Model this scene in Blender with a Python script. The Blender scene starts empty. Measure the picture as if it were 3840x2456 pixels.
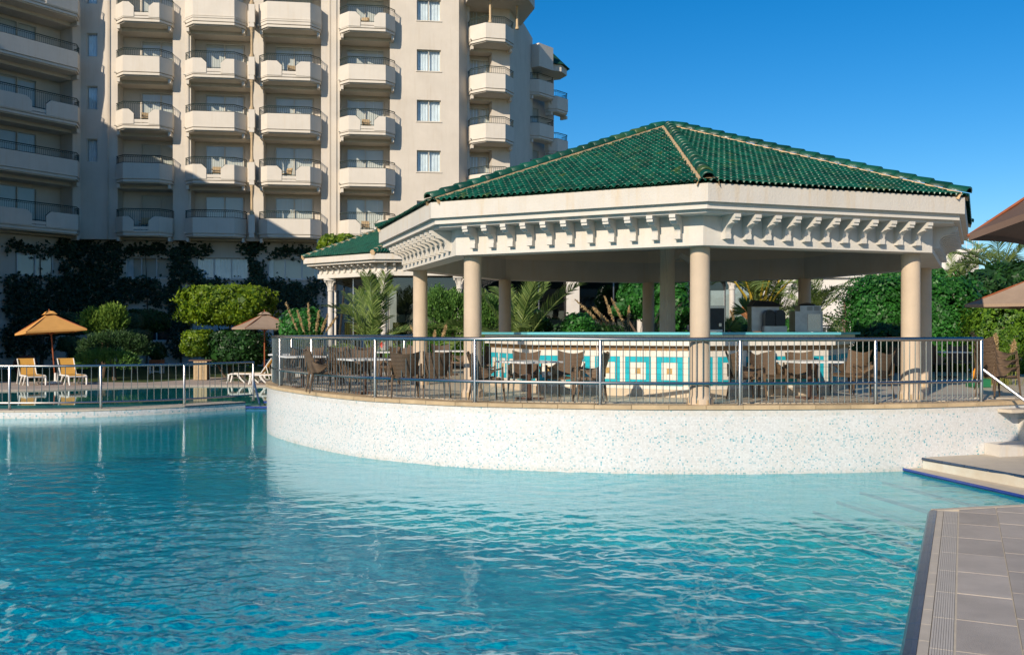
import bpy, math, random
import numpy as np
from mathutils import Vector, Matrix

random.seed(7)
rng = np.random.default_rng(7)
SC = bpy.context.scene
COL = SC.collection
PI = math.pi
R = math.radians

# ------------------------------------------------------------------ camera
FP, HY, EYE = 3540.0, 1245.0, 2.30          # focal length and horizon of the photograph (3840 wide)
cam_d = bpy.data.cameras.new('camera')
cam_d.sensor_width = 36.0
cam_d.lens = 36.0 * FP / 3840.0
cam_d.shift_y = (HY - 1228.0) / 3840.0
cam_d.clip_start = 0.1
cam_d.clip_end = 2000
cam = bpy.data.objects.new('camera', cam_d)
COL.objects.link(cam)
cam.location = (0, 0, EYE)
cam.rotation_euler = (PI / 2, 0, 0)
SC.camera = cam

# ------------------------------------------------------------------ light
SUN_EL, SUN_AZ = 25.0, 30.0                 # light travels towards +Y turned SUN_AZ to +X
world = bpy.data.worlds.new('World')
SC.world = world
world.use_nodes = True
wt = world.node_tree
wt.nodes.clear()
wo = wt.nodes.new('ShaderNodeOutputWorld')
wb = wt.nodes.new('ShaderNodeBackground')
ws = wt.nodes.new('ShaderNodeTexSky')
ws.sky_type = 'NISHITA'
ws.sun_disc = False
ws.sun_elevation = R(SUN_EL)
ws.sun_rotation = R(180 + SUN_AZ)
ws.altitude = 0
ws.air_density = 1.0
ws.dust_density = 0.3
ws.ozone_density = 5.0
whs = wt.nodes.new('ShaderNodeHueSaturation')
whs.inputs['Saturation'].default_value = 1.33
wt.links.new(ws.outputs[0], whs.inputs['Color'])
wt.links.new(whs.outputs[0], wb.inputs[0])
wb.inputs[1].default_value = 0.11
wt.links.new(wb.outputs[0], wo.inputs[0])

sun_d = bpy.data.lights.new('sun', 'SUN')
sun_d.energy = 4.6
sun_d.angle = R(0.5)
sun_d.color = (1.0, 0.86, 0.68)
sun = bpy.data.objects.new('sun', sun_d)
COL.objects.link(sun)
_e = R(SUN_EL)
sdir = Vector((math.sin(R(SUN_AZ)) * math.cos(_e), math.cos(R(SUN_AZ)) * math.cos(_e), -math.sin(_e)))
sun.rotation_euler = sdir.to_track_quat('-Z', 'Y').to_euler()
sun.location = (-20, -30, 40)

SC.view_settings.view_transform = 'Standard'
SC.view_settings.look = 'None'
SC.view_settings.gamma = 1.0
SC.view_settings.exposure = 0.15
SC.view_settings.use_curve_mapping = False
SC.render.engine = 'CYCLES'
SC.cycles.max_bounces = 8
SC.cycles.transparent_max_bounces = 24
SC.cycles.transmission_bounces = 6
SC.cycles.glossy_bounces = 4
SC.cycles.caustics_reflective = False
SC.cycles.caustics_refractive = False
SC.cycles.sample_clamp_indirect = 6.0


def P(px, py, Y):
    """a pixel of the photograph at depth Y, as a world point"""
    return ((px - 1920.0) / FP * Y, Y, EYE + (HY - py) / FP * Y)


def PX(px, Y):
    return (px - 1920.0) / FP * Y


def PZ(py, Y):
    return EYE + (HY - py) / FP * Y


# ------------------------------------------------------------------ materials
class N:
    """small helper round a node tree"""
    def __init__(self, name):
        self.m = bpy.data.materials.new(name)
        self.m.use_nodes = True
        self.t = self.m.node_tree
        self.t.nodes.clear()
        self.out = self.t.nodes.new('ShaderNodeOutputMaterial')

    def n(self, typ, **kw):
        nd = self.t.nodes.new(typ)
        for k, v in kw.items():
            if k.startswith('i_'):
                key = k[2:].replace('_', ' ')
                nd.inputs[key].default_value = v
            else:
                setattr(nd, k, v)
        return nd

    def l(self, a, b):
        self.t.links.new(a, b)

    def math(self, op, a, b=None, c=None):
        nd = self.t.nodes.new('ShaderNodeMath')
        nd.operation = op
        for i, v in enumerate((a, b, c)):
            if v is None:
                continue
            if isinstance(v, (int, float)):
                nd.inputs[i].default_value = v
            else:
                self.l(v, nd.inputs[i])
        return nd.outputs[0]

    def mixc(self, f, a, b, blend='MIX'):
        nd = self.t.nodes.new('ShaderNodeMix')
        nd.data_type = 'RGBA'
        nd.blend_type = blend
        for i, v in ((0, f), (6, a), (7, b)):
            if isinstance(v, (int, float)):
                nd.inputs[i].default_value = v
            elif isinstance(v, tuple):
                nd.inputs[i].default_value = (*v[:3], 1)
            else:
                self.l(v, nd.inputs[i])
        return nd.outputs[2]

    def ramp(self, fac, stops):
        nd = self.t.nodes.new('ShaderNodeValToRGB')
        cr = nd.color_ramp
        while len(cr.elements) > len(stops):
            cr.elements.remove(cr.elements[-1])
        while len(cr.elements) < len(stops):
            cr.elements.new(0.5)
        for e, (p, c) in zip(cr.elements, stops):
            e.position = p
            e.color = (*c[:3], 1) if isinstance(c, tuple) else (c, c, c, 1)
        self.l(fac, nd.inputs[0])
        return nd.outputs[0]

    def schlick(self, f0, normal=None):
        """mirror share of a smooth surface, the same from both sides"""
        lw = self.n('ShaderNodeLayerWeight', i_Blend=0.5)
        if normal is not None:
            self.l(normal, lw.inputs['Normal'])
        return self.math('MULTIPLY_ADD', self.math('POWER', lw.outputs['Facing'], 5.0), 1 - f0, f0)

    def noise(self, scale, detail=4, rough=0.55, vec=None, sx=None):
        nd = self.n('ShaderNodeTexNoise', i_Scale=scale, i_Detail=detail, i_Roughness=rough)
        if vec is not None:
            if sx:
                mp = self.n('ShaderNodeMapping')
                mp.inputs['Scale'].default_value = sx
                self.l(vec, mp.inputs[0])
                vec = mp.outputs[0]
            self.l(vec, nd.inputs['Vector'])
        return nd.outputs[0]

    def pos(self):
        return self.n('ShaderNodeNewGeometry').outputs['Position']


def stone(name, col, rough=0.8, var=0.12, scale=3.0, bump=0.15, bscale=60.0, streak=0.0, streak_col=(0.45, 0.33, 0.2),
          metallic=0.0, spec=0.3, perobj=0.0, coat=0.0, stain=0.0):
    k = N(name)
    p = k.pos()
    b = k.n('ShaderNodeBsdfPrincipled', i_Roughness=rough, i_Metallic=metallic)
    b.inputs['Specular IOR Level'].default_value = spec
    if coat:
        b.inputs['Coat Weight'].default_value = coat
        b.inputs['Coat Roughness'].default_value = 0.08
    nz = k.noise(scale, 5, 0.6, p)
    dark = tuple(c * (1 - var) for c in col)
    lite = tuple(min(1, c * (1 + var * 0.6)) for c in col)
    c = k.ramp(nz, [(0.3, dark), (0.7, lite)])
    if stain:
        n2 = k.noise(0.9, 6, 0.7, p)
        c = k.mixc(k.ramp(n2, [(0.5, 0.0), (0.75, stain)]), c, streak_col)
    if streak:
        n3 = k.noise(2.2, 5, 0.65, p, (3.0, 3.0, 0.22))
        c = k.mixc(k.ramp(n3, [(0.52, 0.0), (0.78, streak)]), c, streak_col)
    if perobj:
        oi = k.n('ShaderNodeObjectInfo')
        f = k.math('MULTIPLY_ADD', oi.outputs['Random'], perobj * 2, 1 - perobj)
        mm = k.n('ShaderNodeVectorMath', operation='SCALE')
        k.l(c, mm.inputs[0])
        k.l(f, mm.inputs['Scale'])
        c = mm.outputs[0]
    k.l(c, b.inputs['Base Color'])
    if bump:
        bp = k.n('ShaderNodeBump', i_Strength=bump, i_Distance=0.02)
        k.l(k.noise(bscale, 4, 0.6, p), bp.inputs['Height'])
        k.l(bp.outputs[0], b.inputs['Normal'])
    k.l(b.outputs[0], k.out.inputs[0])
    return k.m


def leafmat(name, c1, c2, rough=0.5, trans=0.3):
    k = N(name)
    g = k.n('ShaderNodeNewGeometry')
    c = k.ramp(g.outputs['Random Per Island'], [(0.0, c1), (0.75, c2), (1.0, tuple(min(1, x * 1.25) for x in c2))])
    n2 = k.noise(0.8, 3, 0.5, g.outputs['Position'])
    c = k.mixc(k.ramp(n2, [(0.35, 0.0), (0.7, 0.45)]), c, tuple(x * 0.6 for x in c1))
    b = k.n('ShaderNodeBsdfPrincipled', i_Roughness=rough)
    b.inputs['Specular IOR Level'].default_value = 0.35
    k.l(c, b.inputs['Base Color'])
    tr = k.n('ShaderNodeBsdfTranslucent')
    k.l(k.mixc(0.5, c, tuple(min(1, x * 1.6) for x in c2)), tr.inputs[0])
    mx = k.n('ShaderNodeMixShader')
    mx.inputs[0].default_value = trans
    k.l(b.outputs[0], mx.inputs[1])
    k.l(tr.outputs[0], mx.inputs[2])
    k.l(mx.outputs[0], k.out.inputs[0])
    return k.m


def glazed(name, c1, c2):
    """green glazed roof tile, a little different from piece to piece"""
    k = N(name)
    g = k.n('ShaderNodeNewGeometry')
    oi = k.n('ShaderNodeObjectInfo')
    v = k.math('FRACT', k.math('ADD', g.outputs['Random Per Island'], oi.outputs['Random']))
    c = k.ramp(v, [(0.0, c1), (0.6, c2), (0.95, tuple(x * 1.3 for x in c2)), (1.0, (0.04, 0.08, 0.02))])
    n2 = k.noise(1.1, 5, 0.65, g.outputs['Position'])
    c = k.mixc(k.ramp(n2, [(0.52, 0.0), (0.8, 0.55)]), c, (0.035, 0.06, 0.02))
    b = k.n('ShaderNodeBsdfPrincipled', i_Roughness=0.16)
    b.inputs['Specular IOR Level'].default_value = 0.4
    k.l(c, b.inputs['Base Color'])
    k.l(k.ramp(k.noise(9, 4, 0.6, g.outputs['Position']), [(0.3, 0.2), (0.75, 0.5)]), b.inputs['Roughness'])
    bp = k.n('ShaderNodeBump', i_Strength=0.25, i_Distance=0.01)
    k.l(k.noise(35, 3, 0.6, g.outputs['Position']), bp.inputs['Height'])
    k.l(bp.outputs[0], b.inputs['Normal'])
    k.l(b.outputs[0], k.out.inputs[0])
    return k.m


def glassmat(name, tint=(0.88, 0.95, 0.97), refl=1.0):
    k = N(name)
    p = k.pos()
    bp = k.n('ShaderNodeBump', i_Strength=0.03, i_Distance=0.05)
    k.l(k.noise(0.7, 2, 0.5, p), bp.inputs['Height'])
    gl = k.n('ShaderNodeBsdfGlossy', i_Roughness=0.02)
    gl.inputs[0].default_value = (0.9, 0.95, 1, 1)
    k.l(bp.outputs[0], gl.inputs['Normal'])
    tr = k.n('ShaderNodeBsdfTransparent')
    tr.inputs[0].default_value = (*tint, 1)
    mx = k.n('ShaderNodeMixShader')
    k.l(k.schlick(0.07 * refl), mx.inputs[0])
    k.l(tr.outputs[0], mx.inputs[1])
    k.l(gl.outputs[0], mx.inputs[2])
    k.l(mx.outputs[0], k.out.inputs[0])
    return k.m


def watermat(name, clear=(0.30, 0.80, 0.88), ripple=1.0, body=(0.0, 0.74, 0.92), scatter=0.30):
    k = N(name)
    p = k.pos()
    # long swell, wind ripples and fine chop; strength varies over the pool
    n1 = k.noise(1.3, 3, 0.5, p, (0.8, 1.5, 1))
    n2 = k.noise(5.5, 4, 0.6, p, (0.8, 1.25, 1))
    n3 = k.noise(19, 3, 0.6, p)
    patch = k.ramp(k.noise(0.22, 2, 0.5, p), [(0.3, 0.5), (0.7, 1.0)])
    h = k.math('ADD', k.math('MULTIPLY', n1, 0.030), k.math('ADD', k.math('MULTIPLY', n2, 0.022), k.math('MULTIPLY', n3, 0.007)))
    h = k.math('MULTIPLY', h, patch)
    bp = k.n('ShaderNodeBump', i_Strength=1.0, i_Distance=0.20 * ripple)
    k.l(h, bp.inputs['Height'])
    gl = k.n('ShaderNodeBsdfGlossy', i_Roughness=0.008)
    gl.inputs[0].default_value = (0.86, 0.97, 1.0, 1)
    k.l(bp.outputs[0], gl.inputs['Normal'])
    tr = k.n('ShaderNodeBsdfTransparent')
    tr.inputs[0].default_value = (*clear, 1)
    rf = k.n('ShaderNodeBsdfRefraction', i_IOR=1.33, i_Roughness=0.02)
    rf.inputs[0].default_value = (*clear, 1)
    k.l(bp.outputs[0], rf.inputs['Normal'])
    m1 = k.n('ShaderNodeMixShader')
    m1.inputs[0].default_value = 0.25
    k.l(tr.outputs[0], m1.inputs[1])
    k.l(rf.outputs[0], m1.inputs[2])
    mx = k.n('ShaderNodeMixShader')
    k.l(k.schlick(0.022, bp.outputs[0]), mx.inputs[0])
    # light scattered back by the water itself
    df = k.n('ShaderNodeBsdfDiffuse')
    bd = k.n('ShaderNodeBump', i_Strength=1.0, i_Distance=5.0 * ripple)
    k.l(h, bd.inputs['Height'])
    k.l(bd.outputs[0], df.inputs['Normal'])
    k.l(k.ramp(k.noise(0.55, 5, 0.6, p), [(0.3, tuple(x * 0.75 for x in body)), (0.7, body)]), df.inputs[0])
    m2 = k.n('ShaderNodeMixShader')
    m2.inputs[0].default_value = scatter
    k.l(m1.outputs[0], m2.inputs[1])
    k.l(df.outputs[0], m2.inputs[2])
    k.l(m2.outputs[0], mx.inputs[1])
    k.l(gl.outputs[0], mx.inputs[2])
    k.l(mx.outputs[0], k.out.inputs[0])
    return k.m


def mosaicmat(name, size=0.024, base=(0.66, 0.67, 0.67), teal=(0.03, 0.34, 0.42), dens=None, rough=0.25):
    """small glass mosaic; UV = metres along the wall, metres up"""
    k = N(name)
    uv = k.n('ShaderNodeUVMap').outputs[0]
    sx = k.n('ShaderNodeSeparateXYZ')
    k.l(uv, sx.inputs[0])
    u = k.math('DIVIDE', sx.outputs[0], size)
    v = k.math('DIVIDE', sx.outputs[1], size)
    fu, fv = k.math('FLOOR', u), k.math('FLOOR', v)
    cb = k.n('ShaderNodeCombineXYZ')
    k.l(fu, cb.inputs[0])
    k.l(fv, cb.inputs[1])
    wn = k.n('ShaderNodeTexWhiteNoise', noise_dimensions='2D')
    k.l(cb.outputs[0], wn.inputs['Vector'])
    wsep = k.n('ShaderNodeSeparateColor')
    k.l(wn.outputs['Color'], wsep.inputs[0])
    d = k.ramp(k.math('DIVIDE', sx.outputs[1], 1.2), dens)
    is_t = k.math('LESS_THAN', wn.outputs['Value'], d)
    tc = k.ramp(wsep.outputs[1], [(0.0, tuple(min(1, x * 0.9 + 0.06) for x in teal)), (0.25, tuple(x * 0.55 + 0.32 for x in teal)), (1.0, tuple(x * 0.35 + 0.45 for x in teal))])
    wc = k.ramp(wsep.outputs[2], [(0.0, tuple(x * 0.90 for x in base)), (1.0, tuple(min(1, x * 1.07) for x in base))])
    c = k.mixc(is_t, wc, tc)
    gu = k.math('LESS_THAN', k.math('FRACT', u), 0.1)
    gv = k.math('LESS_THAN', k.math('FRACT', v), 0.1)
    gr = k.math('MAXIMUM', gu, gv)
    p = k.pos()
    dirt = k.ramp(k.noise(0.9, 5, 0.65, p), [(0.42, 0.25), (0.66, 1.0)])
    c = k.mixc(k.math('MULTIPLY', gr, k.math('MULTIPLY', dirt, 0.7)), c, (0.5, 0.40, 0.28))
    st = k.ramp(k.noise(1.6, 5, 0.7, p, (1.5, 1.5, 0.5)), [(0.55, 0.0), (0.8, 0.25)])
    c = k.mixc(st, c, (0.62, 0.55, 0.44))
    tide = k.ramp(k.math('ADD', sx.outputs[1], k.math('MULTIPLY', k.noise(3.0, 4, 0.7, p), 0.10)), [(0.05, 0.42), (0.16, 0.0), (0.97, 0.0), (1.0, 0.30)])
    c = k.mixc(k.math('MULTIPLY', tide, k.ramp(k.noise(5.0, 4, 0.7, p), [(0.35, 0.2), (0.65, 1.0)])), c, (0.50, 0.42, 0.30))
    b = k.n('ShaderNodeBsdfPrincipled', i_Roughness=rough)
    b.inputs['Specular IOR Level'].default_value = 0.3
    k.l(c, b.inputs['Base Color'])
    bp = k.n('ShaderNodeBump', i_Strength=0.25, i_Distance=0.004)
    k.l(k.math('SUBTRACT', wsep.outputs[0], gr), bp.inputs['Height'])
    k.l(bp.outputs[0], b.inputs['Normal'])
    k.l(b.outputs[0], k.out.inputs[0])
    return k.m


def poolfloormat(name):
    k = N(name)
    p = k.pos()
    sc = 0.05
    sn = k.n('ShaderNodeVectorMath', operation='SNAP')
    k.l(p, sn.inputs[0])
    sn.inputs[1].default_value = (sc, sc, sc)
    wn = k.n('ShaderNodeTexWhiteNoise', noise_dimensions='3D')
    k.l(sn.outputs[0], wn.inputs['Vector'])
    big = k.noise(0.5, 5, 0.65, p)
    light_cell = k.noise(4.5, 4, 0.7, p)
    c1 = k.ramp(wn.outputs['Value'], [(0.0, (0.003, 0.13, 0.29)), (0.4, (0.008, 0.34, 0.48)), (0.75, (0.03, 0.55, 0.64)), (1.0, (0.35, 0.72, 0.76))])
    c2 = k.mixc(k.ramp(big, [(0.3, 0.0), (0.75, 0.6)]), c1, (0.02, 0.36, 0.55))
    c2 = k.mixc(k.ramp(light_cell, [(0.35, 0.0), (0.6, 0.75)]), c2, (0.0, 0.10, 0.27))  # rippling water light put into the floor colour as deep blue blotches
    b = k.n('ShaderNodeBsdfPrincipled', i_Roughness=0.4)
    k.l(c2, b.inputs['Base Color'])
    k.l(b.outputs[0], k.out.inputs[0])
    return k.m


def wickermat(name, col=(0.155, 0.10, 0.058)):
    k = N(name)
    tc = k.n('ShaderNodeTexCoord').outputs['Object']
    w1 = k.n('ShaderNodeTexWave', bands_direction='Z', i_Scale=13.0, i_Distortion=0.6)
    w2 = k.n('ShaderNodeTexWave', bands_direction='X', i_Scale=16.0, i_Distortion=0.5)
    k.l(tc, w1.inputs[0])
    k.l(tc, w2.inputs[0])
    h = k.math('MULTIPLY', w1.outputs[1], w2.outputs[1])
    c = k.ramp(h, [(0.0, tuple(x * 0.35 for x in col)), (0.35, col), (1.0, tuple(x * 1.7 for x in col))])
    oi = k.n('ShaderNodeObjectInfo')
    f = k.math('MULTIPLY_ADD', oi.outputs['Random'], 0.3, 0.85)
    mm = k.n('ShaderNodeVectorMath', operation='SCALE')
    k.l(c, mm.inputs[0])
    k.l(f, mm.inputs['Scale'])
    b = k.n('ShaderNodeBsdfPrincipled', i_Roughness=0.5)
    k.l(mm.outputs[0], b.inputs['Base Color'])
    bp = k.n('ShaderNodeBump', i_Strength=0.8, i_Distance=0.01)
    k.l(h, bp.inputs['Height'])
    k.l(bp.outputs[0], b.inputs['Normal'])
    k.l(b.outputs[0], k.out.inputs[0])
    return k.m


def goldband(name):
    k = N(name)
    uv = k.n('ShaderNodeUVMap').outputs[0]
    w = k.n('ShaderNodeTexWave', wave_type='RINGS', rings_direction='SPHERICAL', i_Scale=6.0, i_Distortion=2.5)
    mp = k.n('ShaderNodeVectorMath', operation='MODULO')
    mp.inputs[1].default_value = (0.11, 1.0, 1.0)
    k.l(uv, mp.inputs[0])
    mp2 = k.n('ShaderNodeVectorMath', operation='SUBTRACT')
    mp2.inputs[1].default_value = (0.055, 0.9, 0)
    k.l(mp.outputs[0], mp2.inputs[0])
    mp3 = k.n('ShaderNodeVectorMath', operation='SCALE')
    mp3.inputs['Scale'].default_value = 6.0
    k.l(mp2.outputs[0], mp3.inputs[0])
    k.l(mp3.outputs[0], w.inputs[0])
    c = k.ramp(w.outputs[1], [(0.35, (0.42, 0.25, 0.10)), (0.6, (0.20, 0.10, 0.035))])
    b = k.n('ShaderNodeBsdfPrincipled', i_Roughness=0.35)
    k.l(c, b.inputs['Base Color'])
    k.l(b.outputs[0], k.out.inputs[0])
    return k.m


M = {}
M['hotel'] = stone('hotel_render', (0.62, 0.565, 0.49), 0.9, 0.07, 0.8, 0.25, 18, streak=0.38, streak_col=(0.48, 0.40, 0.30), stain=0.2)
M['balcony'] = stone('balcony_render', (0.66, 0.61, 0.535), 0.9, 0.05, 1.5, 0.15, 25, streak=0.25, streak_col=(0.52, 0.40, 0.24))
M['loggia'] = stone('loggia_render', (0.66, 0.60, 0.52), 0.9, 0.06, 1.2, 0.15, 25)
M['white'] = stone('gazebo_render', (0.62, 0.585, 0.53), 0.85, 0.07, 2.0, 0.3, 22, streak=0.4, streak_col=(0.58, 0.46, 0.30))
M['fascia'] = stone('fascia_render', (0.60, 0.56, 0.50), 0.85, 0.06, 2.0, 0.3, 26, streak=0.55, streak_col=(0.55, 0.40, 0.22), stain=0.15)
M['column'] = stone('column_paint', (0.55, 0.44, 0.325), 0.7, 0.09, 2.5, 0.25, 25, streak=0.3, streak_col=(0.42, 0.33, 0.24))
M['pale_column'] = stone('pale_column_stone', (0.62, 0.58, 0.52), 0.7, 0.08, 3.0, 0.2, 40)
M['ceiling'] = stone('ceiling_paint', (0.76, 0.67, 0.54), 0.9, 0.05, 1.0, 0.1, 30)
M['curb'] = stone('curb_stone', (0.50, 0.37, 0.22), 0.6, 0.2, 4.0, 0.3, 50, perobj=0.12, stain=0.3, streak_col=(0.62, 0.5, 0.33))
M['floor_tile'] = stone('terrace_tile', (0.54, 0.465, 0.36), 0.35, 0.1, 1.5, 0.1, 60, perobj=0.06)
M['grout'] = stone('grout', (0.55, 0.52, 0.46), 0.9, 0.1, 8, 0.1)
M['deck_tile'] = stone('deck_tile', (0.44, 0.385, 0.325), 0.6, 0.16, 2.5, 0.35, 90, perobj=0.09, stain=0.3, streak_col=(0.42, 0.38, 0.33))
M['coping'] = stone('coping_stone', (0.55, 0.48, 0.38), 0.6, 0.1, 5, 0.2, 70, perobj=0.05)
M['grate'] = stone('overflow_grate', (0.52, 0.47, 0.40), 0.6, 0.06, 5, 0.1)
M['blue_tile'] = stone('blue_edge_tile', (0.012, 0.045, 0.10), 0.25, 0.2, 6, 0.1, perobj=0.12, spec=0.5)
M['deep_blue'] = stone('bright_blue_edge_tile', (0.012, 0.045, 0.24), 0.25, 0.2, 6, 0.1, perobj=0.1, spec=0.5)
M['deck'] = stone('pool_deck', (0.42, 0.35, 0.29), 0.8, 0.12, 2.0, 0.2, 40)
M['steel'] = stone('stainless_steel', (0.40, 0.385, 0.37), 0.26, 0.08, 5, 0.0, metallic=1.0)
M['dark_steel'] = stone('equipment_steel', (0.30, 0.31, 0.33), 0.3, 0.25, 4, 0.05, metallic=0.9)
M['black_plastic'] = stone('black_plastic', (0.02, 0.022, 0.027), 0.35, 0.3, 6, 0.0)
M['iron'] = stone('painted_iron', (0.035, 0.055, 0.05), 0.6, 0.2, 5, 0.0)
M['bronze'] = stone('window_frame_paint', (0.55, 0.52, 0.45), 0.5, 0.05, 3, 0.0)
M['white_frame'] = stone('white_window_frame', (0.62, 0.64, 0.65), 0.5, 0.05, 3, 0.0)
M['curtain'] = stone('curtain_cloth', (0.80, 0.81, 0.82), 0.9, 0.12, 2, 0.0)
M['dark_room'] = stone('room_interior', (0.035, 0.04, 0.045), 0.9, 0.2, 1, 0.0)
M['yellow_curtain'] = stone('mustard_curtain', (0.30, 0.22, 0.05), 0.9, 0.3, 1.5, 0.0)
M['glass'] = glassmat('window_glass')
M['dark_glass'] = glassmat('dining_room_glass', (0.35, 0.45, 0.47), 1.3)
M['tile'] = glazed('green_roof_tile', (0.002, 0.036, 0.022), (0.004, 0.075, 0.045))
M['ridge'] = glazed('green_ridge_tile', (0.002, 0.035, 0.022), (0.005, 0.065, 0.042))
M['under'] = stone('roof_underlay', (0.010, 0.06, 0.035), 0.6, 0.3, 8, 0.2)
M['mortar'] = stone('ridge_mortar', (0.60, 0.42, 0.24), 0.9, 0.2, 12, 0.5, 60)
M['water'] = watermat('pool_water', (0.26, 0.90, 0.98), 1.0)
M['calm_water'] = watermat('upper_pool_water', (0.30, 0.85, 0.88), 0.12, (0.005, 0.26, 0.29), 0.35)
M['pool_floor'] = poolfloormat('pool_floor_mosaic_ripple_light')
M['mosaic'] = mosaicmat('wall_mosaic', dens=[(0.0, 0.22), (0.10, 0.10), (0.16, 0.14), (0.3, 0.06), (0.42, 0.11), (0.48, 0.18), (0.58, 0.06), (0.85, 0.04), (1.0, 0.015)])
M['step_mosaic'] = mosaicmat('step_mosaic', base=(0.62, 0.68, 0.64), teal=(0.08, 0.42, 0.46), dens=[(0.0, 0.12), (1.0, 0.12)])
M['wicker'] = wickermat('brown_wicker')
M['red_wicker'] = wickermat('reddish_wicker', (0.20, 0.06, 0.04))
M['table_top'] = stone('white_table_top', (0.72, 0.72, 0.70), 0.35, 0.08, 6, 0.0)
M['table_leg'] = stone('brown_table_leg', (0.09, 0.05, 0.035), 0.5, 0.1, 6, 0.0)
M['bar_white'] = stone('bar_white_tile', (0.74, 0.70, 0.62), 0.25, 0.05, 4, 0.0, perobj=0.05)
M['bar_teal'] = stone('bar_teal_tile', (0.02, 0.42, 0.51), 0.25, 0.1, 4, 0.0, perobj=0.08)
M['bar_gold'] = stone('bar_gold_tile', (0.50, 0.33, 0.12), 0.35, 0.35, 45, 0.1)
M['counter'] = stone('counter_edge_teal', (0.14, 0.50, 0.58), 0.25, 0.05, 4, 0.0)
M['skirting'] = stone('bar_skirting', (0.60, 0.50, 0.37), 0.4, 0.08, 4, 0.0)
M['band'] = goldband('patterned_brown_border')
M['orange_cloth'] = stone('orange_canvas', (0.62, 0.32, 0.09), 0.9, 0.08, 3, 0.1, 60)
M['tan_cloth'] = stone('tan_canvas', (0.34, 0.25, 0.18), 0.9, 0.1, 3, 0.1, 60)
M['dark_cloth'] = stone('dark_brown_canvas', (0.13, 0.085, 0.065), 0.9, 0.1, 3, 0.1, 60)
M['wood'] = stone('varnished_wood', (0.30, 0.09, 0.035), 0.5, 0.2, 8, 0.1)
M['pale_wood'] = stone('pale_wood', (0.45, 0.33, 0.19), 0.7, 0.15, 8, 0.1)
M['lounger_cloth'] = stone('yellow_sling', (0.66, 0.35, 0.07), 0.8, 0.08, 5, 0.1, 80)
M['lounger_frame'] = stone('white_plastic', (0.75, 0.73, 0.68), 0.45, 0.06, 4, 0.0)
M['bark'] = stone('bark', (0.14, 0.10, 0.07), 0.9, 0.3, 9, 0.5, 30)
M['palm_bark'] = stone('palm_bark', (0.30, 0.14, 0.06), 0.9, 0.4, 9, 0.5, 30)
M['petiole'] = stone('palm_petiole', (0.42, 0.30, 0.03), 0.6, 0.25, 6, 0.0)
M['lawn'] = stone('lawn_grass', (0.05, 0.085, 0.02), 0.95, 0.35, 5, 0.6, 90)
M['soil'] = stone('garden_soil', (0.10, 0.075, 0.05), 0.95, 0.3, 5, 0.6, 60)
M['far_white'] = stone('far_white_render', (0.72, 0.69, 0.64), 0.9, 0.05, 1, 0.0)
M['hedge'] = leafmat('hedge_leaf', (0.012, 0.075, 0.012), (0.045, 0.20, 0.03), 0.45, 0.25)
M['hedge_yellow'] = leafmat('yellow_hedge_leaf', (0.03, 0.10, 0.01), (0.14, 0.26, 0.02), 0.45, 0.3)
M['lime'] = leafmat('lime_leaf', (0.035, 0.10, 0.008), (0.20, 0.29, 0.015), 0.45, 0.35)
M['clip'] = leafmat('clipped_shrub_leaf', (0.025, 0.06, 0.025), (0.06, 0.12, 0.05), 0.6, 0.15)
M['ivy'] = leafmat('ivy_leaf', (0.010, 0.030, 0.016), (0.03, 0.065, 0.030), 0.6, 0.1)
M['dark_leaf'] = leafmat('dark_leaf', (0.01, 0.04, 0.012), (0.03, 0.10, 0.02), 0.45, 0.25)
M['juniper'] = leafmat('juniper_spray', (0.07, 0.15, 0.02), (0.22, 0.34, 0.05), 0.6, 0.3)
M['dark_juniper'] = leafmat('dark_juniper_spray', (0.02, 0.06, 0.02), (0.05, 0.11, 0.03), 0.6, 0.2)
M['thuja'] = leafmat('thuja_spray', (0.04, 0.12, 0.025), (0.13, 0.26, 0.05), 0.6, 0.25)
M['frond'] = leafmat('palm_leaflet', (0.06, 0.12, 0.02), (0.22, 0.29, 0.08), 0.45, 0.25)
M['plume'] = leafmat('pampas_plume', (0.46, 0.33, 0.16), (0.66, 0.50, 0.28), 0.9, 0.4)
M['reed'] = leafmat('reed_blade', (0.10, 0.16, 0.03), (0.30, 0.30, 0.08), 0.6, 0.3)
M['red_flower'] = stone('red_petal', (0.6, 0.03, 0.02), 0.5, 0.2, 9, 0.0)
M['white_plastic'] = stone('camera_housing', (0.55, 0.53, 0.50), 0.4, 0.05, 9, 0.0)
M['orange_plastic'] = stone('orange_plastic', (0.75, 0.30, 0.02), 0.4, 0.1, 9, 0.0)
M['green_plastic'] = stone('green_plastic', (0.02, 0.16, 0.07), 0.4, 0.1, 9, 0.0)


# ------------------------------------------------------------------ mesh helpers
def root_off(par):
    v = Vector((0, 0, 0))
    while par is not None:
        v += par.location
        par = par.parent
    return v


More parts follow.
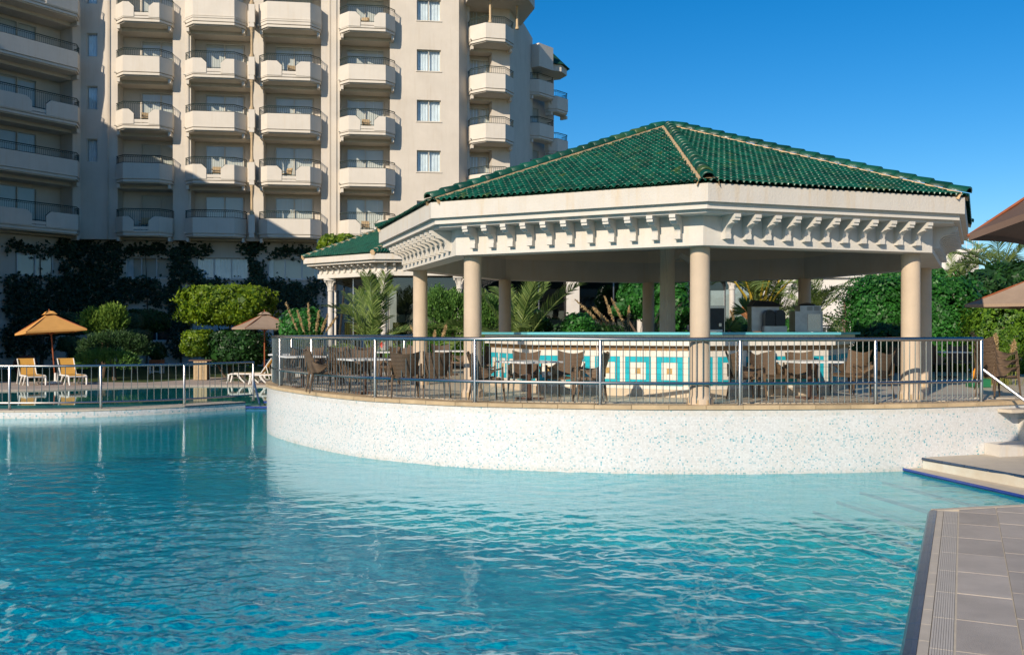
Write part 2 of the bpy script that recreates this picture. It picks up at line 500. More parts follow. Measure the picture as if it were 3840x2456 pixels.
class MB:
    """collects shapes, builds ONE mesh object"""
    def __init__(self):
        self.v, self.f, self.uv = [], [], {}

    def poly(self, pts, uv=None):
        b = len(self.v)
        self.v += [tuple(p) for p in pts]
        self.f.append(tuple(range(b, b + len(pts))))
        if uv:
            self.uv[len(self.f) - 1] = uv
        return self

    def add(self, vs, fs, mat=None):
        b = len(self.v)
        if mat is not None:
            vs = [tuple(mat @ Vector(p)) for p in vs]
        self.v += [tuple(p) for p in vs]
        self.f += [tuple(i + b for i in q) for q in fs]
        return self

    def box(self, c, s, rz=0.0, mat=None):
        hx, hy, hz = s[0] / 2, s[1] / 2, s[2] / 2
        cs, sn = math.cos(rz), math.sin(rz)
        vs = []
        for z in (-hz, hz):
            for x, y in ((-hx, -hy), (hx, -hy), (hx, hy), (-hx, hy)):
                vs.append((c[0] + x * cs - y * sn, c[1] + x * sn + y * cs, c[2] + z))
        return self.add(vs, [(3, 2, 1, 0), (4, 5, 6, 7), (0, 1, 5, 4), (1, 2, 6, 5), (2, 3, 7, 6), (3, 0, 4, 7)], mat)

    def prism(self, pts, z0, z1, top=True, bottom=True, mat=None):
        """pts: counter-clockwise plan polygon"""
        n = len(pts)
        vs = [(p[0], p[1], z0) for p in pts] + [(p[0], p[1], z1) for p in pts]
        fs = [(i, (i + 1) % n, n + (i + 1) % n, n + i) for i in range(n)]
        if top:
            fs.append(tuple(range(n, 2 * n)))
        if bottom:
            fs.append(tuple(reversed(range(n))))
        return self.add(vs, fs, mat)

    def tube(self, pts, r, n=6, cap=True, mat=None):
        pts = [Vector(p) for p in pts]
        m = len(pts)
        rr = r if isinstance(r, (list, tuple)) else [r] * m
        vs, fs = [], []
        up = None
        for i, p in enumerate(pts):
            d = (pts[min(i + 1, m - 1)] - pts[max(i - 1, 0)]).normalized()
            if up is None:
                up = Vector((0, 0, 1)) if abs(d.z) < 0.9 else Vector((1, 0, 0))
            a = d.cross(up).normalized()
            b = a.cross(d).normalized()
            up = b
            for k in range(n):
                t = 2 * PI * k / n
                q = p + (a * math.cos(t) + b * math.sin(t)) * rr[i]
                vs.append(tuple(q))
        for i in range(m - 1):
            for k in range(n):
                k2 = (k + 1) % n
                fs.append((i * n + k2, i * n + k, (i + 1) * n + k, (i + 1) * n + k2))
        if cap:
            fs.append(tuple(range(n)))
            fs.append(tuple(reversed(range((m - 1) * n, m * n))))
        return self.add(vs, fs, mat)

    def lathe(self, prof, c=(0, 0, 0), n=20, mat=None, a0=0.0):
        vs, fs = [], []
        for r, z in prof:
            for k in range(n):
                t = a0 + 2 * PI * k / n
                vs.append((c[0] + r * math.cos(t), c[1] + r * math.sin(t), c[2] + z))
        m = len(prof)
        for i in range(m - 1):
            for k in range(n):
                k2 = (k + 1) % n
                fs.append((i * n + k, i * n + k2, (i + 1) * n + k2, (i + 1) * n + k))
        fs.append(tuple(reversed(range(n))))
        fs.append(tuple(range((m - 1) * n, m * n)))
        return self.add(vs, fs, mat)

    def grid(self, fn, nu, nv, thick=None, mat=None):
        """surface fn(u,v) u,v in 0..1; optional thickness vector function"""
        vs, fs = [], []
        for j in range(nv + 1):
            for i in range(nu + 1):
                vs.append(tuple(fn(i / nu, j / nv)))
        w = nu + 1
        for j in range(nv):
            for i in range(nu):
                fs.append((j * w + i, j * w + i + 1, (j + 1) * w + i + 1, (j + 1) * w + i))
        if thick:
            b = len(vs)
            vs += [(x + thick[0], y + thick[1], z + thick[2]) for x, y, z in vs]
            fs += [tuple(reversed([q + b for q in f])) for f in fs[:nu * nv]]
            edge = [i for i in range(nu + 1)] + [j * w + nu for j in range(1, nv + 1)] + \
                   [nv * w + i for i in range(nu - 1, -1, -1)] + [j * w for j in range(nv - 1, 0, -1)]
            for a, c in zip(edge, edge[1:] + edge[:1]):
                fs.append((c, a, a + b, c + b))
        return self.add(vs, fs, mat)

    def mesh(self, name, mat, off=(0, 0, 0), smooth=False):
        me = bpy.data.meshes.new(name)
        vs = [(a - off[0], b - off[1], c - off[2]) for a, b, c in self.v]
        me.from_pydata(vs, [], self.f)
        if self.uv:
            ul = me.uv_layers.new(name='UVMap')
            for fi, uvs in self.uv.items():
                p = me.polygons[fi]
                for li, q in zip(p.loop_indices, uvs):
                    ul.data[li].uv = q
        me.materials.append(mat)
        if smooth:
            me.polygons.foreach_set('use_smooth', [True] * len(me.polygons))
            if smooth == 'auto':
                me.set_sharp_from_angle(angle=R(40))
        me.update()
        return me

    def build(self, name, mat, parent=None, smooth=False):
        off = root_off(parent)
        me = self.mesh(name, mat, off, smooth)
        o = bpy.data.objects.new(name, me)
        COL.objects.link(o)
        if parent is not None:
            o.parent = parent
        return o


def quads_mesh(name, Q, mat):
    """Q: (n,4,3) numpy array of quads -> mesh"""
    n = len(Q)
    me = bpy.data.meshes.new(name)
    me.vertices.add(n * 4)
    me.vertices.foreach_set('co', Q.reshape(-1).astype(np.float32))
    me.loops.add(n * 4)
    me.loops.foreach_set('vertex_index', np.arange(n * 4, dtype=np.int32))
    me.polygons.add(n)
    me.polygons.foreach_set('loop_start', np.arange(0, n * 4, 4, dtype=np.int32))
    me.update(calc_edges=True)
    me.materials.append(mat)
    return me


def put(name, me, parent=None, loc=(0, 0, 0), rz=0.0, scale=None, rot=None):
    o = bpy.data.objects.new(name, me)
    COL.objects.link(o)
    o.parent = parent
    o.location = loc
    o.rotation_euler = rot if rot is not None else (0, 0, rz)
    if scale is not None:
        o.scale = (scale,) * 3 if isinstance(scale, (int, float)) else scale
    return o


def tag(o, label=None, cat=None, group=None, kind=None):
    if label:
        o['label'] = label
    if cat:
        o['category'] = cat
    if group:
        o['group'] = group
    if kind:
        o['kind'] = kind
    return o


def thing(name, label, cat, loc=(0, 0, 0), rz=0.0, group=None):
    o = bpy.data.objects.new(name, None)
    o.empty_display_size = 0.3
    COL.objects.link(o)
    o.location = loc
    o.rotation_euler = (0, 0, rz)
    return tag(o, label, cat, group)


def dup(src, loc, rz=0.0, label=None, group=None, scale=None):
    def cp(o, par):
        c = o.copy()
        COL.objects.link(c)
        c.parent = par
        for ch in o.children:
            cp(ch, c)
        return c
    c = cp(src, None)
    c.location = loc
    c.rotation_euler = (0, 0, rz)
    if scale:
        c.scale = (scale,) * 3
    if label:
        c['label'] = label
    if group:
        c['group'] = group
    return c


def struct(name, mb, mat, smooth=False):
    return tag(mb.build(name, mat, None, smooth), kind='structure')


def spline(pts, step=0.12):
    """Catmull-Rom through plan points, resampled evenly"""
    pts = [Vector((p[0], p[1])) for p in pts]
    pp = [pts[0] * 2 - pts[1]] + pts + [pts[-1] * 2 - pts[-2]]
    out = []
    for i in range(1, len(pp) - 2):
        a, b, c, d = pp[i - 1:i + 3]
        for k in range(24):
            t = k / 24
            out.append(0.5 * ((2 * b) + (c - a) * t + (2 * a - 5 * b + 4 * c - d) * t * t + (3 * b - a - 3 * c + d) * t ** 3))
    out.append(pts[-1])
    return resample(out, step)


def resample(pts, step):
    L = [0.0]
    for a, b in zip(pts, pts[1:]):
        L.append(L[-1] + (b - a).length)
    n = max(2, int(round(L[-1] / step)))
    res, j = [], 0
    for i in range(n + 1):
        s = L[-1] * i / n
        while j < len(L) - 2 and L[j + 1] < s:
            j += 1
        t = (s - L[j]) / max(1e-9, L[j + 1] - L[j])
        res.append(pts[j].lerp(pts[j + 1], t))
    return res


def offset(pts, d):
    """shift a plan polyline to its left by d"""
    out = []
    for i, p in enumerate(pts):
        a, b = pts[max(0, i - 1)], pts[min(len(pts) - 1, i + 1)]
        t = (b - a).normalized()
        out.append(p + Vector((-t.y, t.x)) * d)
    return out


# ------------------------------------------------------------------ leaves
def leaf_quads(C, Nn, size, aspect=0.5, jit=0.6, up=0.0, sizevar=0.4):
    """kite-shaped leaves at centres C facing about Nn"""
    n = len(C)
    nn = Nn + rng.normal(0, jit, (n, 3))
    nn /= np.linalg.norm(nn, axis=1)[:, None] + 1e-9
    t = rng.normal(0, 1, (n, 3))
    t[:, 2] += up
    t -= (t * nn).sum(1)[:, None] * nn
    t /= np.linalg.norm(t, axis=1)[:, None] + 1e-9
    b = np.cross(nn, t)
    L = size * (1 + sizevar * rng.uniform(-1, 1, n))[:, None]
    W = L * aspect
    return np.stack([C - t * L * 0.5, C + b * W * 0.5 - t * L * 0.05, C + t * L * 0.5, C - b * W * 0.5 - t * L * 0.05], 1)


def blob_points(c, r, n, p=4.0, depth=0.25, lump=0.12, lumpscale=2.5):
    """points near the surface of a rounded box / ellipsoid"""
    d = rng.normal(0, 1, (n, 3))
    d /= np.linalg.norm(d, axis=1)[:, None]
    s = 1.0 / (np.abs(d) ** p).sum(1) ** (1 / p)
    q = d * s[:, None]
    r = np.array(r)
    W = q * r
    ph = np.sin(W[:, 0] * lumpscale + c[0]) * np.sin(W[:, 1] * lumpscale * 1.3 + 1) * np.sin(W[:, 2] * lumpscale * 1.1 + c[2])
    ph += 0.5 * np.sin(W[:, 0] * lumpscale * 2.7 + 2) * np.sin(W[:, 2] * lumpscale * 2.9)
    k = 1 + lump * ph - depth * rng.uniform(0, 1, n) ** 2.0
    k += np.where(rng.uniform(0, 1, n) < 0.10, rng.uniform(0, 0.13, n), 0)      # stray shoots
    return np.array(c) + W * k[:, None], q


def crown(name, blobs, mat, size, parent, dens=260, core=True, p=4.0, depth=0.25, lump=0.1, jit=0.7, aspect=0.55, cap=60000):
    """leafy crown made of rounded blobs; blobs = [(centre, radii), ...] in world coordinates"""
    off = np.array(root_off(parent))
    Qs = []
    for c, r in blobs:
        area = 4 * PI * ((r[0] * r[1]) ** 1.6 / 3 + (r[0] * r[2]) ** 1.6 / 3 + (r[1] * r[2]) ** 1.6 / 3) ** (1 / 1.6)
        n = int(min(cap, max(60, area * dens)))
        C, Nn = blob_points(c, r, n, p, depth, lump)
        Qs.append(leaf_quads(C, Nn, size, aspect, jit))
        if core:
            C2, N2 = blob_points(c, [x * 0.84 for x in r], int(n * 0.35), p, 0.1, lump)
            Qs.append(leaf_quads(C2, N2, size * 2.4, 0.9, 0.3))
    Q = np.concatenate(Qs) - off
    return put(name, quads_mesh(name, Q, mat), parent)


def sprays(name, c, r, n, mat, parent, size=0.35, up=0.8, leaves=9, base=None, leaf=0.12):
    """feathery conifer sprays: little fans that point up and outwards"""
    off = np.array(root_off(parent))
    d = rng.normal(0, 1, (n, 3))
    d /= np.linalg.norm(d, axis=1)[:, None]
    d[:, 2] = np.where(d[:, 2] < -0.4, -d[:, 2], d[:, 2])
    P0 = np.array(c) + d * np.array(r) * (0.62 + 0.38 * rng.uniform(0, 1, n) ** 0.6)[:, None]
    ax = d + np.array([0, 0, up]) + rng.normal(0, 0.25, (n, 3))
    ax /= np.linalg.norm(ax, axis=1)[:, None]
    Q = []
    for k in range(leaves):
        t = k / leaves
        C = P0 + ax * size * (t - 0.3) + rng.normal(0, 0.03 * size / 0.35, (n, 3))
        s = rng.normal(0, 1, (n, 3))
        s -= (s * ax).sum(1)[:, None] * ax
        s /= np.linalg.norm(s, axis=1)[:, None]
        dirn = ax * 0.8 + s * (0.65 * (1 - t))
        dirn /= np.linalg.norm(dirn, axis=1)[:, None]
        w = np.cross(dirn, rng.normal(0, 1, (n, 3)))
        w /= np.linalg.norm(w, axis=1)[:, None]
        L = leaf * (1.1 - 0.5 * t) * rng.uniform(0.7, 1.3, n)[:, None]
        W = L * 0.22
        Q.append(np.stack([C, C + dirn * L * 0.5 + w * W, C + dirn * L, C + dirn * L * 0.5 - w * W], 1))
    Q = np.concatenate(Q) - off
    return put(name, quads_mesh(name, Q, mat), parent)


def frond_mesh(name, L=2.0, rise=0.9, droop=1.6, width=0.42, n=30, mat=None, seed=0):
    rg = np.random.default_rng(seed)
    mb_v = []
    Q = []

    def pt(t):
        return np.array([L * (t - 0.12 * t * t), 0, L * (rise * t - droop * 0.5 * t * t)])
    # midrib as thin three-sided quads
    N_ = 10
    for i in range(N_):
        a, b = pt(i / N_), pt((i + 1) / N_)
        ra, rb = 0.018 * L / 2 * (1.3 - i / N_), 0.018 * L / 2 * (1.3 - (i + 1) / N_)
        for ang in (0, 2.1, 4.2):
            o1 = np.array([0, math.cos(ang), math.sin(ang)])
            o2 = np.array([0, math.cos(ang + 2.1), math.sin(ang + 2.1)])
            Q.append([a + o1 * ra, b + o1 * rb, b + o2 * rb, a + o2 * ra])
    for i in range(n):
        t = 0.16 + 0.84 * (i + 0.5) / n
        p0 = pt(t)
        tan = pt(min(1, t + 0.02)) - pt(t - 0.02)
        tan /= np.linalg.norm(tan)
        ln = width * L * 0.5 * (math.sin(PI * min(1, (t - 0.05) * 0.98)) ** 0.55 + 0.12) * rg.uniform(0.85, 1.12)
        for s in (-1, 1):
            fw = 0.75 + 0.5 * t
            d = np.array([0, s, 0]) * 1.0 + tan * fw + np.array([0, 0, 0.42 + rg.normal(0, 0.12)])
            d /= np.linalg.norm(d)
            w = tan * 0.012 * (1 + 0.3 * rg.normal())
            e1 = p0 + d * ln * 0.55
            e2 = p0 + d * ln + np.array([0, 0, -0.16 * ln])
            Q.append([p0 - w * 0.7, p0 + w * 0.7, e1 + w, e1 - w])
            Q.append([e1 - w, e1 + w, e2 + w * 0.1, e2 - w * 0.1])
    return quads_mesh(name, np.array(Q), mat)


FRONDS = [frond_mesh('frond', 1, 0.95, 0.9, 0.46, 30, M['frond'], 1),
          frond_mesh('frond', 1, 0.75, 1.5, 0.46, 30, M['frond'], 2),
          frond_mesh('frond', 1, 1.3, 1.1, 0.42, 30, M['frond'], 3),
          frond_mesh('frond', 1, 0.35, 1.3, 0.5, 28, M['frond'], 4)]


def palm(loc, label, trunk_h, trunk_r, nf, L, spread=(0, 360), tilt=(10, 70), group=None, name='palm_tree', petioles=False, seed=1):
    rd = random.Random(seed)
    t = thing(name, label, 'palm tree', loc, 0, group)
    mb = MB()
    prof = [(trunk_r * 1.25, -0.3), (trunk_r * 1.1, trunk_h * 0.15)]
    k = max(3, int(trunk_h / 0.16))
    for i in range(k):
        z = trunk_h * (0.15 + 0.85 * i / k)
        prof += [(trunk_r * 1.0, z), (trunk_r * 1.16, z + trunk_h * 0.85 / k * 0.75)]
    prof.append((trunk_r * 0.55, trunk_h + 0.05))
    mb.lathe([(a, b) for a, b in prof], Vector(loc), 10)
    mb.build('trunk', M['palm_bark'] if petioles else M['bark'], t)
    if petioles:
        for i in range(34):
            a = rd.uniform(0, 2 * PI)
            z = trunk_h * rd.uniform(0.25, 1.0)
            ln = rd.uniform(0.18, 0.4)
            el = rd.uniform(0.6, 1.25)
            p0 = Vector((trunk_r * 0.9 * math.cos(a), trunk_r * 0.9 * math.sin(a), z))
            d = Vector((math.cos(a) * math.cos(el), math.sin(a) * math.cos(el), math.sin(el)))
            s = MB()
            s.tube([p0, p0 + d * ln * 0.6, p0 + d * ln + Vector((d.x, d.y, 0)) * 0.06], [0.07, 0.05, 0.03], 4)
            me = s.mesh('leaf_base', M['palm_bark'])
            put('leaf_base', me, t)
        for i in range(11):
            a = 2 * PI * i / 11 + rd.uniform(-.2, .2)
            el = rd.uniform(0.95, 1.3)
            d = Vector((math.cos(a) * math.cos(el), math.sin(a) * math.cos(el), math.sin(el)))
            p0 = Vector((trunk_r * 0.6 * math.cos(a), trunk_r * 0.6 * math.sin(a), trunk_h * 0.9))
            s = MB()
            s.tube([p0, p0 + d * 0.7, p0 + d * 1.5 + Vector((d.x, d.y, 0)) * 0.35], [0.06, 0.04, 0.02], 5)
            put('petiole', s.mesh('petiole', M['petiole']), t)
    for i in range(nf):
        a = R(spread[0]) + R(spread[1] - spread[0]) * (i + rd.uniform(0.1, 0.9)) / nf
        ti = R(rd.uniform(*tilt)) - R(35)
        o = put('frond', FRONDS[rd.randrange(3) if ti > -0.2 else 3], t, (0, 0, trunk_h))
        o.rotation_euler = (rd.uniform(-0.3, 0.3), -ti, a)
        o.scale = (L * rd.uniform(0.8, 1.1),) * 3
    return t


def plumes(name, label, cat, base, n, h, spread, seed, lean=0.25, blades=60, group=None):
    """clump of tall grass with feathery plumes"""
    rd = random.Random(seed)
    t = thing(name, label, cat, base, 0, group)
    Q = []
    for i in range(blades):
        a = rd.uniform(0, 2 * PI)
        ln = h * rd.uniform(0.4, 0.8)
        l = rd.uniform(0.1, 0.5)
        b0 = np.array([rd.gauss(0, spread * .3), rd.gauss(0, spread * .3), 0])
        d = np.array([math.cos(a) * l, math.sin(a) * l, 1.0])
        m_ = b0 + d * ln * 0.6
        e = b0 + d * ln + np.array([math.cos(a), math.sin(a), -0.4]) * ln * 0.22
        w = np.array([-math.sin(a), math.cos(a), 0]) * 0.009
        Q.append([b0 - w, b0 + w, m_ + w, m_ - w])
        Q.append([m_ - w, m_ + w, e + w * 0.1, e - w * 0.1])
    o = put('blades', quads_mesh('blades', np.array(Q), M['reed']), t)
    o['kind'] = 'stuff'
    for i in range(n):
        x = spread * ((i + 0.5) / n - 0.5) * 2
        dx = lean * rd.uniform(-1.2, 0.8) + x * 0.35
        p0 = Vector((x * 0.3, rd.uniform(-.2, .2), 0))
        p1 = Vector((x * 0.7 + dx * 0.3, rd.uniform(-.2, .2), h * 0.62))
        p2 = Vector((x + dx, rd.uniform(-.3, .3), h * rd.uniform(0.85, 1.05)))
        st = MB()
        st.tube([p0, p1, p2], [0.008, 0.006, 0.003], 3)
        s = put('stem', st.mesh('stem', M['reed']), t)
        k = 170
        tt = rng.uniform(0, 1, k)
        ax = (p2 - p1).normalized()
        base_ = np.array(p1.lerp(p2, 0.15))
        ln = (p2 - p1).length
        rad = 0.05 * np.sin(PI * np.clip(tt * 0.92 + 0.06, 0, 1)) * rng.uniform(0.2, 1, k)
        an = rng.uniform(0, 2 * PI, k)
        C = base_ + np.outer(tt * ln, np.array(ax)) + np.stack([rad * np.cos(an), rad * np.sin(an), np.zeros(k)], 1)
        Q = leaf_quads(C, rng.normal(0, 1, (k, 3)), 0.11, 0.25, 0.3, up=1.6)
        put('plume', quads_mesh('plume', Q, M['plume']), t)
    return t


def shrub(name, label, cat, base, blobs, mat, size=0.07, dens=260, trunk=True, group=None, **kw):
    t = thing(name, label, cat, base, 0, group)
    if trunk:
        mb = MB()
        zc = min(b[0][2] for b in blobs)
        for i, (c, r) in enumerate(blobs[:4]):
            b = Vector(base)
            mb.tube([b + Vector((0.05 * i, 0, -0.1)), b.lerp(Vector(c), 0.5) + Vector((0.08, 0, 0)), Vector(c)], [0.07, 0.05, 0.03], 6)
        mb.build('trunk', M['bark'], t)
    crown('crown', blobs, mat, size, t, dens, **kw)
    return t


# ================================================================== LARGE STRUCTURE
WSLOPE = 0.034
T = 1.10                                    # height of the bar terrace above the water

# terrace edge, from the right round the front to the back left
TP = [(13.5, 19.4), (11.2, 17.8), (9.6, 16.8), (8.2, 16.15), (6.51, 15.62), (4.82, 15.36), (3.0, 15.28), (1.36, 15.42), (-0.75, 16.0), (-2.0, 16.75),
      (-2.93, 17.5), (-4.27, 19.2), (-5.45, 21.25), (-5.93, 23.2), (-5.75, 25.0), (-5.15, 26.8), (-4.2, 28.6), (-2.9, 30.2)]
edge = spline(TP, 0.15)                     # travels right -> left; the terrace lies on its right-hand side
inner = offset(edge, -0.34)

# ---- mosaic wall of the terrace
wall_t = thing('pool_terrace_wall', 'curved white mosaic wall with scattered turquoise tiles under the bar terrace', 'wall', (0, 15.3, 0))
mb = MB()
s = 0.0
for a, b in zip(edge, edge[1:]):
    d = (b - a).length
    mb.poly([(b.x, b.y, -1.6), (a.x, a.y, -1.6), (a.x, a.y, T - 0.06), (b.x, b.y, T - 0.06)],
            [(s + d, -1.6), (s, -1.6), (s, T - 0.06), (s + d, T - 0.06)])
    s += d
mb.build('mosaic_face', M['mosaic'], wall_t, smooth=True)
k = 4
i = 0
while i < len(edge) - 1:
    j = min(i + k, len(edge) - 1)
    o_ = offset(edge, 0.03)
    seg_o = o_[i:j + 1]
    seg_i = inner[i:j + 1]
    if j < len(edge) - 1 and len(seg_o) > 2:
        e = 0.004
        seg_o = [seg_o[0].lerp(seg_o[1], e / 0.15)] + seg_o[1:-1] + [seg_o[-1].lerp(seg_o[-2], e / 0.15)]
        seg_i = [seg_i[0].lerp(seg_i[1], e / 0.15)] + seg_i[1:-1] + [seg_i[-1].lerp(seg_i[-2], e / 0.15)]
    pl = [(p.x, p.y) for p in reversed(seg_o)] + [(p.x, p.y) for p in seg_i]
    z1 = T + 0.012 + random.uniform(-0.003, 0.003)
    MB().prism(pl, T - 0.055, z1).build('coping_stone', M['curb'], wall_t)
    i = j

# ---- terrace floor: slab and tiles
mb = MB()
ring = [(p.x, p.y) for p in offset(edge, -0.06)]
back = [(-9.3, 36.5), (-10.5, 62), (60, 62), (60, 19.4)]
poly = list(reversed(ring + back))
mb.prism(poly, -0.5, T - 0.012)
terrace = struct('terrace_floor', mb, M['grout'])


def inside(pt, poly):
    x, y = pt
    c = False
    n = len(poly)
    for i in range(n):
        x1, y1 = poly[i]
        x2, y2 = poly[(i + 1) % n]
        if (y1 > y) != (y2 > y) and x < (x2 - x1) * (y - y1) / (y2 - y1) + x1:
            c = not c
    return c


inpoly = [(p.x, p.y) for p in inner] + back
tile_me = MB().box((0, 0, 0), (0.742, 0.742, 0.024)).mesh('floor_tile', M['floor_tile'])
tiles = []
ta = R(-4)
ca, sa = math.cos(ta), math.sin(ta)
for i in range(-22, 24):
    for j in range(-2, 30):
        x, y = i * 0.75 + 0.3, j * 0.75 + 15.2
        X, Y = x * ca - y * sa - 1.0, x * sa + y * ca
        cor = [(X + a * ca - b * sa, Y + a * sa + b * ca) for a in (-.37, .37) for b in (-.37, .37)]
        if all(inside(c, inpoly) for c in cor) and Y < 30 and -6 < X and X / Y < 0.58:
            tiles.append((Y, X, Y))
        elif any(inside(c, inpoly) for c in cor) and Y < 26 and -6.2 < X < 11:
            # cut tile against the coping: clip a dense grid of its corners
            pts = [c for c in cor if inside(c, inpoly)]
            if len(pts) == 3:
                cx_, cy_ = sum(p[0] for p in pts) / 3, sum(p[1] for p in pts) / 3
                pts.sort(key=lambda p: math.atan2(p[1] - cy_, p[0] - cx_))
                MB().prism(pts, T - 0.012, T + 0.0).build('cut_tile', M['floor_tile'], terrace)
tiles.sort()
for _, X, Y in tiles[:300]:
    put('floor_tile', tile_me, terrace, (X, Y, T - 0.009), ta)
mb = MB()
for _, X, Y in tiles[300:]:
    mb.box((X, Y, T - 0.009), (0.742, 0.742, 0.024), ta)
if mb.v:
    o = mb.build('far_floor_tiles', M['floor_tile'], terrace)
    o['kind'] = 'stuff'

# ---- garden soil and lawn on the terrace level behind the bar
mb = MB()
mb.poly([(-9.2, 36.4, T + 0.006), (-4.6, 30.6, T + 0.006), (14, 30.6, T + 0.006), (60, 30.6, T + 0.006), (60, 61.9, T + 0.006), (-10.4, 61.9, T + 0.006)])
struct('garden_bed', mb, M['soil'])

# ---- ground all round
g = MB()
for x0, x1, y0, y1 in ((-900, 900, 61.9, 1500), (-900, -33, -60, 61.9), (60, 900, -60, 61.9), (-33, 60, -60, -12)):
    g.poly([(x0, y0, 0.17), (x1, y0, 0.17), (x1, y1, 0.17), (x0, y1, 0.17)])
g.poly([(-33, 44.0, 0.17), (-8.0, 44.0, 0.17), (-8.0, 61.9, 0.17), (-33, 61.9, 0.17)])
struct('lawn', g, M['lawn'])

# ---- pool: floor, water
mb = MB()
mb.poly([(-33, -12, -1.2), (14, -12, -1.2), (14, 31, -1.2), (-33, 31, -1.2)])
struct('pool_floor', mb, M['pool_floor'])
WX0, WX1, WY0, WY1 = -10.4, 7.2, 4.6, 18.6
gx, gy = np.linspace(WX0, WX1, 701), np.linspace(WY0, WY1, 561)
X_, Y_ = np.meshgrid(gx, gy)
Hh = np.zeros_like(X_)
wr = np.random.default_rng(5)
for i in range(100):
    wl_ = 0.08 * (0.6 / 0.08) ** (wr.uniform(0, 1) ** 1.2)
    an = R(78) + wr.normal(0, 1.0)
    kx, ky = 2 * PI / wl_ * math.cos(an), 2 * PI / wl_ * math.sin(an)
    ph = wr.uniform(0, 2 * PI) + 0.5 * np.sin(X_ * 0.9 + i) + 0.5 * np.sin(Y_ * 0.8 + 2 * i)
    Hh += (WSLOPE * wl_ / (2 * PI)) * wr.uniform(0.5, 1.2) * np.sin(kx * X_ + ky * Y_ + ph)
pat = 0.75 + 0.3 * np.sin(X_ * 0.75 + 1.3 * np.sin(Y_ * 0.6)) + 0.3 * np.sin(Y_ * 1.3 + X_ * 0.45 + np.sin(X_ * 1.1))
near_ = np.clip((13.5 - Y_) / 6.0, 0, 1)
fade = np.clip((WY1 - Y_) / 2.0, 0, 1) * np.clip((X_ - WX0) / 1.5, 0, 1) * np.clip((WX1 - X_) / 1.0, 0, 1) * np.clip((Y_ - WY0) / 0.6, 0, 1)
Hh *= pat * (0.28 + 0.72 * near_) * fade
nX, nY = len(gx), len(gy)
co = np.stack([X_, Y_, Hh], 2).reshape(-1)
idx = np.arange(nX * nY).reshape(nY, nX)
Fq = np.stack([idx[:-1, :-1], idx[:-1, 1:], idx[1:, 1:], idx[1:, :-1]], 2).reshape(-1)
me = bpy.data.meshes.new('pool_water')
ext = [(-33, -12, 0), (14, -12, 0), (14, 30.9, 0), (-33, 30.9, 0), (WX0, WY0, 0), (WX1, WY0, 0), (WX1, WY1, 0), (WX0, WY1, 0)]
b0 = nX * nY
co = np.concatenate([co, np.array(ext, float).reshape(-1)])
Fq = np.concatenate([Fq, np.array([b0, b0 + 1, b0 + 5, b0 + 4, b0 + 1, b0 + 2, b0 + 6, b0 + 5, b0 + 2, b0 + 3, b0 + 7, b0 + 6, b0 + 3, b0, b0 + 4, b0 + 7])])
me.vertices.add(len(co) // 3)
me.vertices.foreach_set('co', co.astype(np.float32))
me.loops.add(len(Fq))
me.loops.foreach_set('vertex_index', Fq.astype(np.int32))
me.polygons.add(len(Fq) // 4)
me.polygons.foreach_set('loop_start', np.arange(0, len(Fq), 4, dtype=np.int32))
me.update(calc_edges=True)
me.polygons.foreach_set('use_smooth', [True] * len(me.polygons))
me.materials.append(M['water'])
tag(put('pool_water', me), kind='structure')

# ---- strip of deck between the pools, with its mosaic face and overflow edge
EP = [(-33, 26.6), (-24, 25.5), (-18, 25.1), (-13.3, 25.1), (-11.3, 25.5), (-9.55, 26.6), (-8.0, 28.3)]
eline = spline(EP, 0.4)
iline = offset(eline, 0.95)
mb = MB()
mb.prism([(p.x, p.y) for p in eline] + [(p.x, p.y) for p in reversed(iline)], -1.6, 0.19)
strip = struct('pool_divider', mb, M['coping'])
mb = MB()
s = 0
fl = offset(eline, -0.012)
for a, b in zip(fl, fl[1:]):
    d = (b - a).length
    mb.poly([(a.x, a.y, -1.5), (b.x, b.y, -1.5), (b.x, b.y, 0.165), (a.x, a.y, 0.165)], [(s, -1.5), (s + d, -1.5), (s + d, .165), (s, .165)])
    s += d
mb.build('mosaic_face', mosaicmat('divider_mosaic', 0.04, dens=[(0, 0.2), (0.1, 0.12), (1, 0.12)]), strip)
e2 = offset(eline, -0.03)
e3 = offset(eline, 0.22)
for i in range(0, len(eline) - 1):
    pl = [e2[i].lerp(e2[i + 1], 0.01), e2[i + 1].lerp(e2[i], 0.01), e3[i + 1].lerp(e3[i], 0.01), e3[i].lerp(e3[i + 1], 0.01)]
    MB().prism([(p.x, p.y) for p in pl], 0.17, 0.212).build('coping_stone', M['coping'], strip)
for i in range(len(eline) - 6, len(eline) - 1):
    pl = [e2[i].lerp(e2[i + 1], 0.02), e2[i + 1].lerp(e2[i], 0.02)]
    d = (pl[1] - pl[0]).normalized()
    nrm = Vector((d.y, -d.x)) * 0.012
    q = [pl[0] + nrm, pl[1] + nrm, pl[1], pl[0]]
    MB().prism([(p.x, p.y) for p in q], 0.175, 0.205).build('edge_tile', M['blue_tile'], strip)

# ---- small steps between the two pools beside the terrace wall
st = thing('pool_steps', 'blue edged tiled steps at the end of the low fence beside the curved wall', 'steps', (-6.6, 28.9, 0))
MB().prism([(-8.1, 28.35), (-5.2, 28.35), (-5.2, 31.5), (-8.1, 31.5)], -1.5, 0.07).build('lower_step', M['coping'], st)
MB().prism([(-7.6, 28.8), (-5.0, 28.8), (-5.0, 31.5), (-7.6, 31.5)], 0.071, 0.19).build('upper_step', M['curb'], st)
for k_ in range(7):
    MB().box((-7.9 + k_ * 0.4, 28.33, 0.045), (0.39, 0.06, 0.06)).build('edge_tile', M['deep_blue'], st)
    if k_ < 6:
        MB().box((-7.4 + k_ * 0.4, 28.79, 0.17), (0.39, 0.05, 0.05)).build('edge_tile', M['deep_blue'], st)

